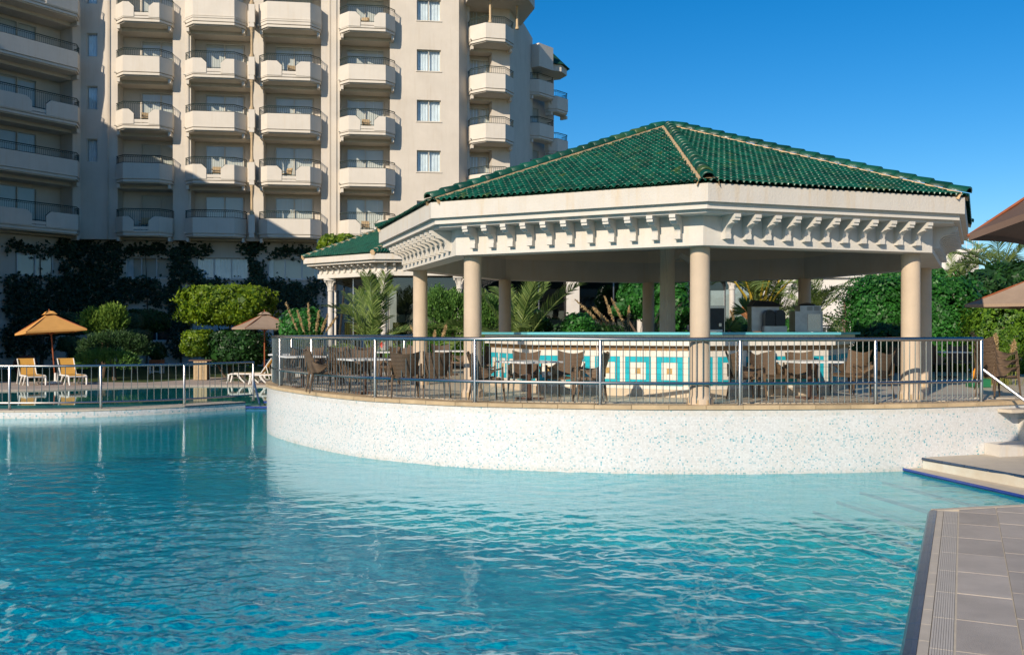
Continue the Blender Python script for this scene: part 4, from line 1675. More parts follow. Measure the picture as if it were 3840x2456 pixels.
# ---- security camera on the fluted column
sc_ = thing('security_camera', 'small pale security camera on the fluted centre column under the roof', 'camera', (GC[0] + 0.17, GC[1] - 0.05, PZ(975, 21.1)))
x, y, z = sc_.location
MB().tube([(x, y, z), (x + 0.09, y - 0.04, z + 0.02)], 0.018, 8).build('bracket', M['white_plastic'], sc_)
MB().box((0, 0, 0), (0.30, 0.11, 0.10), 0, Matrix.Translation((x + 0.22, y - 0.06, z + 0.03)) @ Matrix.Rotation(0.5, 4, 'Y')).build('housing', M['white_plastic'], sc_)
MB().tube([(x + 0.33, y - 0.08, z - 0.04), (x + 0.36, y - 0.09, z - 0.06)], 0.04, 10).build('lens', M['black_plastic'], sc_)


# ================================================================== TERRACE FURNITURE
def chair_proto():
    t = thing('wicker_chair', '', 'chair')
    def back(u, v):
        s = (u - 0.5) * 2
        w = 0.215 + 0.055 * v
        return (s * w, -0.20 - 0.13 * v + 0.10 * s * s * (1 - 0.3 * v), 0.40 + 0.40 * v + 0.055 * s * s * v)
    MB().grid(back, 10, 8, (0, -0.028, 0)).build('backrest', M['wicker'], t, 'auto')
    def seat(u, v):
        s = (u - 0.5) * 2
        return (s * (0.235 + 0.02 * v), -0.20 + 0.44 * v, 0.41 - 0.02 * (1 - s * s) - (0.02 if v > 0.9 else 0))
    MB().grid(seat, 8, 6, (0, 0, -0.035)).build('seat', M['wicker'], t, 'auto')
    for s in (-1, 1):
        def arm(u, v):
            x = s * (0.262 + 0.02 * math.sin(PI * u) + 0.012 * v)
            yb, zb = -0.245 + 0.45 * u, 0.63 - 0.05 * u - 0.05 * math.sin(PI * u)
            zl = 0.40 + 0.0 * u
            return (x, yb, zl + (zb - zl) * v if u < 0.35 else zb - (zb - zl) * (1 - v) * max(0.16, 1 - (u - 0.35) * 2.3))
        MB().grid(arm, 10, 4, (s * 0.022, 0, 0)).build('armrest', M['wicker'], t, 'auto')
        MB().tube([(s * 0.265, 0.21, 0.60), (s * 0.262, 0.215, 0.40), (s * 0.285, 0.25, 0.0)], [0.020, 0.024, 0.013], 6).build('leg', M['wicker'], t, 'auto')
        MB().tube([(s * 0.225, -0.20, 0.43), (s * 0.255, -0.27, 0.0)], [0.026, 0.013], 6).build('leg', M['wicker'], t, 'auto')
    return t


def table_proto(w=0.85, d=0.85, name='dining_table'):
    t = thing(name, '', 'table')
    MB().box((0, 0, 0.665), (w, d, 0.03)).build('table_top', M['table_top'], t)
    MB().tube([(0, 0, 0.02), (0, 0, 0.65)], 0.04, 8).build('pedestal', M['table_leg'], t, 'auto')
    b = MB()
    b.box((0, 0, 0.02), (0.5, 0.07, 0.03), 0.78)
    b.box((0, 0, 0.022), (0.5, 0.07, 0.03), -0.78)
    b.build('base', M['table_leg'], t)
    return t


CH = []
used_first = {}


def place(kind, proto, x, y, rz, label, group, z=T + 0.006, scale=None):
    if kind not in used_first:
        used_first[kind] = True
        proto.location = (x, y, z)
        proto.rotation_euler = (0, 0, rz)
        proto['label'] = label
        proto['group'] = group
        if scale:
            proto.scale = (scale,) * 3
        return proto
    return dup(proto, (x, y, z), rz, label, group, scale)


chair0 = chair_proto()
tab0 = table_proto()
G_CH = 'brown wicker chairs on the bar terrace'
G_TB = 'white topped tables on the bar terrace'


def chair(px, Y, face, label, z=T + 0.006):
    """face: degrees; 0 = faces away from the viewer (+Y), 90 = faces left"""
    place('chair', chair0, PX(px, Y), Y, R(face), label, G_CH, z)


def table(px, Y, rz, label):
    place('table', tab0, PX(px, Y), Y, R(rz), label, G_TB)


table(1985, 16.75, 38, 'white square table in front of the bar between the first two front columns')
chair(1826, 16.5, -75, 'wicker chair with arms at the left side of the table beside the front left column')
chair(1968, 17.45, 172, 'wicker chair behind the near white table, back to the tiled bar, left one of two')
chair(2118, 17.1, 150, 'wicker chair behind the near white table, right one of two before the turquoise squares')
chair(2212, 16.4, 78, 'wicker chair seen from its side just left of the railing post before the bar squares')
table(3035, 16.9, 12, 'white square table before the right half of the bar')
chair(2800, 16.7, -80, 'wicker chair seen from the side at the left end of the right hand table')
chair(2878, 17.4, 190, 'wicker chair behind the right hand table, left one of two')
chair(3002, 17.6, 168, 'wicker chair behind the right hand white table, right one of two')
chair(3272, 17.0, 35, 'wicker chair alone left of the right front column')
chair(3190, 18.1, 120, 'wicker chair beside the right end of the bar counter, behind the table')
table(1368, 18.3, 30, 'white square table near the left railing in front of the small palm')
chair(1515, 17.15, 12, 'dark wicker chair with its back to the pool left of the left gazebo column')
chair(1625, 17.3, 20, 'sunlit wicker chair standing between the two left gazebo columns')
chair(1300, 18.9, -25, 'wicker chair tucked under the left table on its left side')
chair(1206, 18.75, -70, 'wicker chair facing right behind the second fence post from the left')
chair(1330, 19.9, 160, 'wicker chair behind the left table facing the pool')
table(1134, 20.3, 25, 'small looking white table close to the far left bend of the railing')
chair(1118, 21.1, 175, 'wicker chair behind the table in the left bend of the railing')
chair(1240, 21.3, 110, 'wicker chair in the crowd left of the palm, turned to the left')
table(1080, 22.3, 10, 'farthest left white table just inside the railing bend')
chair(1160, 23.0, 160, 'wicker chair beyond the farthest left table')
chair(1275, 23.4, 200, 'wicker chair in the back row in front of the pampas grass, left one')
chair(1335, 23.0, 150, 'wicker chair in the back row in front of the small palm')
chair(1392, 22.3, 215, 'wicker chair in the back row turned towards the bar')
chair(1452, 21.8, 100, 'wicker chair in the back row seen from the side, nearest the third fence post')
chair(1500, 22.6, 185, 'wicker chair in the back row just left of the left gazebo column')
table(1428, 24.8, 10, 'white table in the back row behind the chairs by the garden')
chair(1530, 25.2, 140, 'wicker chair half hidden behind the left gazebo column')
table(1690, 26.2, 3, 'white table near the garden between the two left gazebo columns')
chair(1722, 25.0, 85, 'wicker chair seen from the side just left of the front left column')
chair(1845, 24.0, 165, 'wicker chair in shade beside the left end of the bar counter')
chair(1655, 27.2, 190, 'wicker chair behind the table at the garden edge')
# right of the gazebo, in the shade of the hedge
table(3555, 24.8, 6, 'pale table in the hedge shade behind the right columns')
chair(3500, 24.2, -60, 'dark wicker chair left of the table in the hedge shade')
chair(3600, 25.6, 170, 'dark wicker chair behind the table in the hedge shade')
chair(3340, 23.5, 20, 'wicker chair in deep shade right of the bar end')
# stack of chairs beyond the end of the fence
for i in range(3):
    place('chair', chair0, PX(3742, 17.3), 17.3 + 0.03 * i, R(-80), ['lowest wicker chair of the stack beyond the railing end', 'middle wicker chair of the stack beyond the railing end',
          'top wicker chair of the stack beyond the railing end'][i], G_CH, T + 0.006 + 0.13 * i)
w = thing('watering_can', 'small orange plastic jug on the terrace by the right end of the railing', 'jug', (PX(3660, 20.5), 20.5, T + 0.01))
x, y, z = w.location
MB().lathe([(0.07, 0), (0.09, 0.05), (0.08, 0.14), (0.04, 0.19), (0.045, 0.22)], (x, y, z + 0.18), 12).build('body', M['orange_plastic'], w, 'auto')
MB().tube([(x + 0.08, y, z + 0.22), (x + 0.14, y, z + 0.28), (x + 0.06, y, z + 0.34)], 0.012, 6).build('handle', M['orange_plastic'], w, 'auto')
cr = thing('green_crate', 'green plastic crate under the orange jug in the hedge shade', 'crate', (PX(3668, 20.5), 20.5, T + 0.01))
x, y, z = cr.location
MB().box((x, y, z + 0.085), (0.4, 0.3, 0.165)).build('box', M['green_plastic'], cr)
MB().box((x, y, z + 0.171), (0.42, 0.32, 0.012)).build('rim', M['green_plastic'], cr)

# ================================================================== HOTEL
hotel = thing('hotel', 'tall cream hotel with rows of chamfered balconies and ivy on its lowest floors', 'hotel', (-15, 58, 0.17))
Z0 = 8.03                                    # underside of the lowest balconies
ST = 3.2                                     # storey height


class Facade:
    """plan line: passes through o with direction e (to the right); n points to the viewer"""
    def __init__(self, o, ang):
        self.o = Vector(o)
        self.ang = R(ang)
        self.e = Vector((math.cos(self.ang), math.sin(self.ang)))
        self.n = Vector((math.sin(self.ang), -math.cos(self.ang)))

    def u(self, px):
        k = (px - 1920.0) / FP
        # (o + e u).x = k (o + e u).y
        return (k * self.o.y - self.o.x) / (self.e.x - k * self.e.y)

    def pt(self, u, w=0.0):
        return self.o + self.e * u + self.n * w

    def Y(self, px):
        return self.pt(self.u(px)).y

    def box(self, mb, u0, u1, w0, w1, z0, z1):
        p = [self.pt(u0, w1), self.pt(u1, w1), self.pt(u1, w0), self.pt(u0, w0)]
        mb.prism([(q.x, q.y) for q in p], z0, z1)


def facade_wall(F, name, u0, u1, z0, z1, th, openings, mat):
    """openings: list of (ua, ub, [(za, zb), ...]) sorted; solid elsewhere"""
    mb = MB()
    cur = u0
    for ua, ub, zs in openings:
        if ua > cur:
            F.box(mb, cur, ua, -th, 0, z0, z1)
        zc = z0
        for za, zb in zs:
            if za > zc:
                F.box(mb, ua, ub, -th, 0, zc, za)
            zc = zb
        if zc < z1:
            F.box(mb, ua, ub, -th, 0, zc, z1)
        cur = ub
    if cur < u1:
        F.box(mb, cur, u1, -th, 0, z0, z1)
    return mb.build(name, mat, hotel)


# --- prototypes, local frame: +X along the facade, -Y outwards (towards the viewer), z up from slab underside
def balcony_plan(hw, p, g=0.0):
    return [(-hw, 0.0), (-hw + g * .4, -0.42 * p), (-hw + 0.48 * p + g * .4, -p + g), (hw - 0.48 * p - g * .4, -p + g), (hw - g * .4, -0.42 * p), (hw, 0.0)]


def ring_wall(mb, plan, t, z0, z1):
    """thin wall along an open plan polyline (thickness t inwards)"""
    n = len(plan)
    inn = []
    for i, p in enumerate(plan):
        a, b = plan[max(0, i - 1)], plan[min(n - 1, i + 1)]
        d = Vector((b[0] - a[0], b[1] - a[1])).normalized()
        nn = Vector((-d.y, d.x))
        inn.append((p[0] + nn.x * t * 1.05, min(0.0, p[1] + nn.y * t * 1.05)))
    for i in range(n - 1):
        a, b, c_, d_ = plan[i], plan[i + 1], inn[i + 1], inn[i]
        mb.prism([a, b, c_, d_], z0, z1, True, True)


def mesh_balcony(hw, p, kind):
    mb = MB()
    pl = balcony_plan(hw, p)
    mb.prism(balcony_plan(hw - 0.12, p - 0.16) + [], 0.0, 0.06)
    mb.prism(balcony_plan(hw - 0.03, p - 0.05), 0.061, 0.20)
    mb.prism(balcony_plan(hw - 0.09, p - 0.11), 0.201, 0.235)
    mb.prism(pl, 0.2351, 0.36)
    if kind == 'A':
        ring_wall(mb, pl, 0.12, 0.36, 1.18)
    elif kind == 'S':       # moulded special
        ring_wall(mb, pl, 0.12, 0.36, 1.6)
        ring_wall(mb, [(x * 1.012, y * 1.03) for x, y in pl], 0.1, 0.42, 0.50)
        ring_wall(mb, [(x * 1.008, y * 1.02) for x, y in pl], 0.1, 0.54, 0.60)
    else:
        gap = 0.42
        fy = -p
        # low front
        mb.prism([(-gap - .3, fy), (gap + .3, fy), (gap + .3, fy + .12), (-gap - .3, fy + .12)], 0.40, 0.58)
        for s in (-1, 1):
            path = [(s * x, y) for x, y in balcony_plan(hw, p)[:3]]
            q = [path[0], path[1], path[2]]
            if s < 0:
                q = [(hw * -1 * -1 * 1 * (a[0]) / hw, a[1]) for a in q]
            pp = [(s * -abs(a[0]), a[1]) for a in q]
            a0, a1, a2 = [(s * abs(a[0]), a[1]) for a in q]
            seg = [a0, a1, a2] if s < 0 else [a2, a1, a0]
            ring_wall(mb, [(x * 1.0, y * 1.03) for x, y in seg], 0.14, 0.30, 1.18)
            # front block with chamfered upper inner corner
            x1, x0 = a2[0], s * gap
            ys = (-p * 1.03, -p * 1.03 + 0.14)
            prof = [(x1, 0.30), (x0, 0.30), (x0, 0.92), (x0 + s * 0.28, 1.18), (x1, 1.18)]
            vs = [(a, yy, b) for yy in ys for a, b in prof]
            n = 5
            fs = [tuple(range(n)), tuple(reversed(range(n, 2 * n)))] + [(i, n + i, n + (i + 1) % n, (i + 1) % n) for i in range(n)]
            if s < 0:
                fs = [tuple(reversed(f)) for f in fs]
            mb.add(vs, fs)
    # corbel under the outer ends and water spout
    for s in (-1, 1):
        mb.box((s * (hw - 0.17), -0.3, -0.12), (0.16, 0.6, 0.24))
    mb.tube([(-hw + 0.1, -p * 0.45, 0.30), (-hw - 0.06, -p * 0.55, 0.30)], 0.04, 6)
    return mb.mesh('balcony', M['balcony'])


def mesh_railing(hw, p, kind):
    mb = MB()
    pl = balcony_plan(hw - 0.03, p - 0.05, 0.02)
    top = 1.64
    lines = [(p_[0], p_[1]) for p_ in pl]
    mb.tube([(x, y, top) for x, y in lines], 0.028, 4)
    mb.tube([(x, y, top - 0.10) for x, y in lines], 0.013, 4)
    if kind == 'A':
        mb.tube([(x, y, 1.21) for x, y in lines], 0.016, 4)
    L = [0]
    for a, b in zip(lines, lines[1:]):
        L.append(L[-1] + math.dist(a, b))
    n = int(L[-1] / 0.125)
    for i in range(n + 1):
        s_ = L[-1] * i / n
        for j in range(len(L) - 1):
            if L[j + 1] >= s_ - 1e-6:
                t = (s_ - L[j]) / (L[j + 1] - L[j])
                x = lines[j][0] + (lines[j + 1][0] - lines[j][0]) * t
                y = lines[j][1] + (lines[j + 1][1] - lines[j][1]) * t
                break
        z0 = 1.19
        if kind == 'B' and abs(y + p) < 0.1 and abs(x) < 0.72:
            z0 = 0.60 if abs(x) < 0.42 else 0.93 + (abs(x) - .42)
        mb.tube([(x, y, z0), (x, y, top - 0.10)], 0.0105, 3, cap=False)
        if i < n:
            mb.tube([(x, y, top - 0.10), (x + (lines[min(j + 1, 5)][0] - lines[j][0]) / max(.01, (L[j + 1] - L[j])) * 0.06, y, top - 0.02)], 0.009, 3, cap=False)
    if kind == 'B':
        mb.tube([(-0.70, -p + .03, 1.21), (-0.43, -p + .03, 0.94), (-0.43, -p + .03, 0.64), (0.43, -p + .03, 0.64), (0.43, -p + .03, 0.94), (0.70, -p + .03, 1.21)], 0.022, 4)
    return mb.mesh('railing', M['iron'])


def curtain_mesh(x0, x1, z0, z1, y, amp=0.05, waves=9, seed=0):
    rd = random.Random(seed)
    mb = MB()
    n = max(24, int((x1 - x0) * 34))
    ph = rd.uniform(0, 6)
    row = []
    for i in range(n + 1):
        x = x0 + (x1 - x0) * i / n
        yy = y + amp * math.sin(i * 0.95 + ph) * (0.6 + 0.4 * math.sin(i * 0.23 + ph)) + amp * 0.4 * math.sin(i * 2.1)
        row.append((x, yy))
    for a, b in zip(row, row[1:]):
        mb.poly([(a[0], a[1], z0), (b[0], b[1], z0), (b[0], b[1], z1), (a[0], a[1], z1)])
    return mb


def window_meshes(w, h, panes, mat_frame, seed=0, curtain=(0.0, 1.0), depth=0.05, name='frame'):
    """local: x along, z up from sill, y=0 plane of the glass, room behind (+y)"""
    f = MB()
    t = 0.055
    f.box((0, -0.02, t / 2), (w, 0.09, t))
    f.box((0, -0.02, h - t / 2), (w, 0.09, t))
    for s in (-1, 1):
        f.box((s * (w / 2 - t / 2), -0.021, h / 2), (t, 0.092, h - 2 * t))
    for i in range(1, panes):
        f.box((-w / 2 + w * i / panes, -0.03, h / 2), (t * 1.1, 0.07, h - 2 * t))
    fr = f.mesh('frame', mat_frame)
    gl = []
    pw = w / panes
    g = MB().poly([(-pw / 2 + .03, 0.0, 0.05), (pw / 2 - .03, 0.0, 0.05), (pw / 2 - .03, 0.0, h - 0.05), (-pw / 2 + .03, 0.0, h - 0.05)])
    gm = g.mesh('pane', M['glass'])
    cu = None
    if curtain:
        m2 = MB()
        for a, b in (curtain if isinstance(curtain[0], tuple) else [curtain]):
            c_ = curtain_mesh(-w / 2 + w * a, -w / 2 + w * b, 0.04, h - 0.04, 0.13, 0.06, seed=seed)
            m2.add(c_.v, c_.f)
        cu = m2.mesh('curtain', M['curtain'], smooth=True)
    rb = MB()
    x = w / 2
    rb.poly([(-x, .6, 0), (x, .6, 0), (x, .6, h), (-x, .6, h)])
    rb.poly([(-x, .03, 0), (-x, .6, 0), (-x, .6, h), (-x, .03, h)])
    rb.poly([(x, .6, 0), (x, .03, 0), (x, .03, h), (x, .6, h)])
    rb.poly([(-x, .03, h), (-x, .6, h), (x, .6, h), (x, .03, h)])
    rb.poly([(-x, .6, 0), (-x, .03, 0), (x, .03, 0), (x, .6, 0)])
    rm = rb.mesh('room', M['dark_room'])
    return fr, gm, cu, rm, panes, pw


def place_window(F, u, w_, z, ms, name='window'):
    fr, gm, cu, rm, panes, pw = ms
    p = F.pt(u, w_)
    off = root_off(hotel)
    o = put(name, fr, hotel, (p.x - off.x, p.y - off.y, z - off.z), F.ang)
    for i in range(panes):
        put('pane', gm, o, (-pw * panes / 2 + pw * (i + .5), 0, 0))
    if cu:
        put('curtain', cu, o)
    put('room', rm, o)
    return o


def place_balcony(F, u, z, bm, rm):
    p = F.pt(u, 0)
    off = root_off(hotel)
    o = put('balcony', bm, hotel, (p.x - off.x, p.y - off.y, z - off.z), F.ang)
    if rm:
        put('railing', rm, o)
    return o


F1 = Facade((-23.9, 57.5), math.degrees(math.atan(0.135)))
F0 = Facade((-26.2, 57.1), 57)
ZT = 27.6
DOOR_W, DOOR_H = 2.35, 2.45
doors = [window_meshes(DOOR_W, DOOR_H, 2, M['bronze'], s, c_) for s, c_ in enumerate([(0.0, 1.0), (0.0, 0.98), ((0.0, 0.16), (0.52, 1.0)), ((0.0, 0.42), (0.98, 1.0)), (0.02, 1.0)])]
bals = {}


def get_bal(hw, p, kind):
    k_ = (round(hw, 2), p, kind)
    if k_ not in bals:
        bals[k_] = (mesh_balcony(hw, p, kind), mesh_railing(hw, p, 'A' if kind == 'S' else kind) if kind != 'S' else None)
    return bals[k_]


# columns of loggias: opening px range, balcony px range (on the facade), storeys k=0..5, door offset
cols = [
    (F1, 441, 648, 437, 664, 'BABABAS', 0.55, 0.62),
    (F1, 716, 944, 694, 938, 'ABABSSS', 0.42, 0.48),
    (F1, 988, 1204, 968, 1216, 'ABABSSS', 0.42, 0.48),
    (F1, 1274, 1462, 1268, 1492, 'BABABAS', 0.50, 0.55),
]
openings = []
TH = 1.25
door_variants = {(1, 1): 3, (2, 1): 2}
for ci, (F, o0, o1, b0, b1, kinds, dfrac, _) in enumerate(cols):
    ua, ub = F.u(o0), F.u(o1)
    zs = [(Z0 + ST * k + 0.34, Z0 + ST * k + 0.34 + 2.66) for k in range(6)]
    openings.append((ua, ub, zs))
    uc = (F.u(b0 + 6) + F.u(b1 - 10)) / 2
    hw = (F.u(b1 - 10) - F.u(b0 + 6)) / 2
    for k in range(6):
        z = Z0 + ST * k
        kd = kinds[k]
        bm, rm = get_bal(hw, 1.25, kd)
        place_balcony(F, uc, z, bm, rm)
        di = door_variants.get((ci, k), (ci * 2 + k) % 2 if True else 0)
        if (ci, k) not in door_variants:
            di = [0, 1, 4][(ci + k) % 3]
        place_window(F, ua + (ub - ua) * (0.5 + 0.10 * (dfrac > .5) * 2), -TH + 0.02, z + 0.345, doors[di], 'balcony_door')
# small staircase windows
sw = [(Z0 + ST * k + 1.36, Z0 + ST * k + 1.36 + 1.42) for k in range(1, 6)]
us0, us1 = F1.u(325), F1.u(366)
openings.insert(0, (us0, us1, sw))
wm = window_meshes(us1 - us0, 1.42, 1, M['bronze'], 3, (0.0, 1.0))
ww0, ww1 = F1.u(1563), F1.u(1653)
wz = [(Z0 + ST * k + 1.24, Z0 + ST * k + 1.24 + 1.36) for k in range(6)]
openings.append((ww0, ww1, wz))
wm2 = window_meshes(ww1 - ww0, 1.36, 2, M['bronze'], 8, (0.0, 1.0))
U1 = F1.u(1721)
facade_wall(F1, 'upper_wall', -2.9, U1, Z0 - 0.1, ZT, TH, openings, M['hotel'])
mb = MB()
F1.box(mb, F1.u(441) - 0.3, U1, -TH - 0.35, -TH - 0.05, 4.0, ZT - 0.5)
mb.build('loggia_wall', M['loggia'], hotel)
for k in range(1, 6):
    place_window(F1, (us0 + us1) / 2, -0.16, Z0 + ST * k + 1.36, wm, 'stair_window')
for k in range(6):
    place_window(F1, (ww0 + ww1) / 2, -0.22, Z0 + ST * k + 1.24, wm2, 'window')
    s_ = MB()
    F1.box(s_, ww0 - 0.06, ww1 + 0.06, 0.002, 0.05, Z0 + ST * k + 1.18, Z0 + ST * k + 1.235)
    s_.build('sill', M['balcony'], hotel)
# shallow pilaster strips and downpipes
for px0, px1 in ((395, 403), (1240, 1262), (700, 708)):
    s_ = MB()
    F1.box(s_, F1.u(px0), F1.u(px1), 0.001, 0.07, Z0 - 0.1, ZT)
    s_.build('pilaster', M['hotel'], hotel)
for px in (407, 1236):
    p = F1.pt(F1.u(px), 0.13)
    MB().tube([(p.x, p.y, Z0), (p.x, p.y, ZT)], 0.035, 6).build('downpipe', M['hotel'], hotel)
# slender columns between the second and third balcony rows
sm = MB()
sm.lathe([(0.15, 0.0), (0.15, 0.1), (0.10, 0.16), (0.085, 0.3), (0.08, 1.15), (0.11, 1.22), (0.09, 1.26), (0.15, 1.42), (0.15, 1.46)], (0, 0, 0), 10)
smm = sm.mesh('slender_column', M['lounger_cloth'] if False else M['curb'], smooth='auto')
pm = MB()
pm.box((0, 0, 0.85), (0.36, 0.30, 1.1))
pm.box((0, -0.02, 0.30), (0.26, 0.24, 0.14))
pm.box((0, -0.02, 0.12), (0.30, 0.28, 0.2))
pmm = pm.mesh('pedestal', M['balcony'])
off = root_off(hotel)
for k in range(6):
    p = F1.pt(F1.u(953), 1.0)
    z = Z0 + ST * k
    ped = put('pedestal', pmm, hotel, (p.x - off.x, p.y - off.y, z - off.z), F1.ang)
    put('slender_column', smm, ped, (0, 0, 1.41), scale=(1, 1, 1.25))
    mb = MB()
    F1.box(mb, F1.u(953) - 0.12, F1.u(953) + 0.12, 0.0, 0.86, z + 0.3, z + 1.39)
    mb.build('pier', M['balcony'], hotel)

# lower storeys, set back under the balconies
gw = []
for (a, b) in ((-3.2, 0.0),):
    pass
lowu = [(473, 643), (736, 932), (1005, 1195)]
FG = Facade(F1.pt(0, -0.75), math.degrees(F1.ang))
ops = [(FG.u(a), FG.u(b), [(1.75, 3.1), (5.62, 6.92)]) for a, b in lowu]
facade_wall(FG, 'ground_wall', -4.0, FG.u(1760), 0.15, Z0 - 0.101, 0.3, ops, M['hotel'])
for i, (a, b) in enumerate(lowu):
    w_ = FG.u(b) - FG.u(a)
    for zz in (1.75, 5.62):
        h = 1.35 if zz < 2 else 1.30
        ms = window_meshes(w_, h, 3, M['white_frame'], 20 + i, [((0.0, 0.14),), (0.0, 1.0), ((0.0, 0.1), (0.9, 1.0))][i])
        place_window(FG, FG.u(a) + w_ / 2, -0.12, zz, ms, 'window')
        s_ = MB()
        FG.box(s_, FG.u(a) - 0.1, FG.u(b) + 0.1, 0.001, 0.07, zz - 0.09, zz - 0.005)
        s_.build('sill', M['balcony'], hotel)
        s_ = MB()
        FG.box(s_, FG.u(a) - 0.1, FG.u(b) + 0.1, 0.001, 0.10, zz + h + 0.01, zz + h + 0.09)
        s_.build('lintel', M['balcony'], hotel)

# left wing F0 (turned towards the right)
def wing_u(px):
    return F0.u(px)


u0a, u0b = F0.u(60), F0.u(272)
ops = [(-12.5, -9.3, [(Z0 + ST * k + 0.34, Z0 + ST * k + 3.0) for k in range(6)]),
       (u0a - 2.2, u0b, [(Z0 + ST * k + 0.34, Z0 + ST * k + 3.0) for k in range(6)])]
facade_wall(F0, 'wing_wall', -16, 0.3, Z0 - 0.1, ZT, TH, ops, M['hotel'])
mb = MB()
F0.box(mb, -16, 0.0, -TH - 0.35, -TH - 0.05, 0.2, ZT - 0.5)
mb.build('wing_loggia_wall', M['loggia'], hotel)
mb = MB()
F0.box(mb, -16, 0.0, -0.9, -0.6, 0.15, Z0 - 0.101)
mb.build('wing_ground_wall', M['hotel'], hotel)
hw0 = (u0b + 0.15 - (u0a - 2.3)) / 2
for k in range(6):
    kd = 'BABABA'[k]
    bm, rm = get_bal(hw0, 1.2, kd)
    place_balcony(F0, (u0b + 0.15 + u0a - 2.3) / 2, Z0 + ST * k, bm, rm)
    place_window(F0, (u0a - 2.2 + u0b) / 2 + 0.1, -TH + 0.02, Z0 + ST * k + 0.345, doors[(k + 1) % 2], 'balcony_door')
    bm, rm = get_bal(1.8, 1.2, kd)
    place_balcony(F0, -10.9, Z0 + ST * k, bm, rm)
    place_window(F0, -10.9, -TH + 0.02, Z0 + ST * k + 0.345, doors[k % 2], 'balcony_door')
wsm = window_meshes(2.2, 1.3, 2, M['white_frame'], 31, ((0.8, 1.0),))
place_window(F0, F0.u(150), -0.56, 5.55, wsm, 'window')
place_window(F0, F0.u(150), -0.56, 1.6, wsm, 'window')

# right end of the hotel: return wall, set back bay with chamfered balconies, tower beyond
pR = F1.pt(U1, 0)
F2 = Facade((PX(1752, 61.6), 61.6), 14)
mb = MB()
q0, q1 = F1.pt(U1, -0.01), F1.pt(U1 - 0.6, -TH + 0.01)
mb.prism([(pR.x + 0.002, pR.y + 0.01), (PX(1752, 61.6), 61.6), (PX(1752, 61.6) - 0.2, 66), (pR.x - 0.4, 66)], 0.17, ZT)
mb.build('return_wall', M['hotel'], hotel)
u5 = F2.u(1758)
ops = [(u5 + 0.05, F2.u(1845), [(Z0 + ST * k + 0.34, Z0 + ST * k + 3.0) for k in range(6)])]
facade_wall(F2, 'bay_wall', 0.0, F2.u(1912), 0.17, 25.6, 1.0, ops, M['hotel'])
mb = MB()
F2.box(mb, 0.0, F2.u(1912), -1.4, -1.1, 0.2, 25)
mb.build('bay_loggia_wall', M['loggia'], hotel)
hw5 = (F2.u(1915) - F2.u(1752)) / 2
dsm = window_meshes(1.6, 2.4, 2, M['bronze'], 40, (0.0, 1.0))
for k in range(6):
    bm, rm = get_bal(hw5, 1.7, 'A')
    place_balcony(F2, hw5 + 0.05, Z0 + ST * k, bm, rm)
    place_window(F2, u5 + 0.9, -0.99, Z0 + ST * k + 0.345, dsm, 'balcony_door')
cm5 = MB().lathe([(0.12, 0), (0.12, .1), (.08, .16), (.07, 1.9), (.12, 2.05), (.13, 2.15)], (0, 0, 0), 10).mesh('slender_column', M['curb'], smooth='auto')
for px, w_ in ((1818, 1.62), (1928, 0.8)):
    p = F2.pt(F2.u(px), w_)
    put('slender_column', cm5, hotel, (p.x - off.x, p.y - off.y, Z0 + ST * 4 + 1.2 - off.z), 0, (1, 1, 1.25))
# its roof edge
mb = MB()
p = [F2.pt(-0.2, 2.3), F2.pt(3.6, 2.1), F2.pt(4.4, 0.6), F2.pt(4.4, -3), F2.pt(-0.2, -3)]
mb.prism([(q.x, q.y) for q in p], 23.55, 24.3)
mb.build('roof_edge', M['balcony'], hotel)
# shaded side wall
W0 = F2.pt(F2.u(1912), 0)
W1 = Vector((PX(1997, 70.5), 70.5))
mb = MB()
mb.prism([(W0.x + 0.002, W0.y + 0.002), (W1.x, W1.y), (W1.x - 6, W1.y + 4), (W0.x - 3, W0.y + 6)], 0.17, 24.2)
mb.build('side_wall', M['hotel'], hotel)
# tower of shaded balconies
F3 = Facade((W1.x, W1.y), 50)
mb = MB()
F3.box(mb, 0.0, 3.4, -6, -0.6, 0.17, 22.4)
mb.build('tower_wall', M['hotel'], hotel)
for k in range(5):
    bm, rm = get_bal(1.35, 1.0, 'A')
    place_balcony(F3, 0.45, Z0 + ST * k - 1.1, bm, rm)
for k in range(5):
    bm, rm = get_bal(1.1, 0.9, 'A')
    o = place_balcony(F3, 2.55, Z0 + ST * k - 1.9, bm, rm)
    place_window(F3, 0.6, -0.56, Z0 + ST * k - .75, dsm, 'balcony_door')
mb = MB()
F3.box(mb, -0.4, 1.3, -1.0, 0.95, 21.9, 23.6)
mb.build('tower_parapet', M['balcony'], hotel)
rf = MB()
c_ = F3.pt(2.6, -0.8)
oc = [(c_.x + 1.9 * math.cos(a * PI / 4), c_.y + 1.9 * math.sin(a * PI / 4)) for a in range(8)]
for i in range(8):
    a, b = oc[i], oc[(i + 1) % 8]
    rf.poly([(*a, 22.6), (*b, 22.6), (c_.x, c_.y, 24.4)])
rf.poly([(*q, 22.6) for q in reversed(oc)])
rf.build('turret_roof', M['under'], hotel)
oc2 = [(c_.x + 1.65 * math.cos(a * PI / 4), c_.y + 1.65 * math.sin(a * PI / 4)) for a in range(8)]
MB().prism(oc2, 22.1, 22.59).build('turret_cornice', M['balcony'], hotel)
# main roof mass
mb = MB()
F1.box(mb, -3.0, U1 + 0.3, -12, 0.35, ZT + 0.002, ZT + 0.5)
mb.build('roof_edge', M['balcony'], hotel)
mb = MB()
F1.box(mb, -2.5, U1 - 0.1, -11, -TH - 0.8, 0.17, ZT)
mb.build('hotel_core', M['dark_room'], hotel)

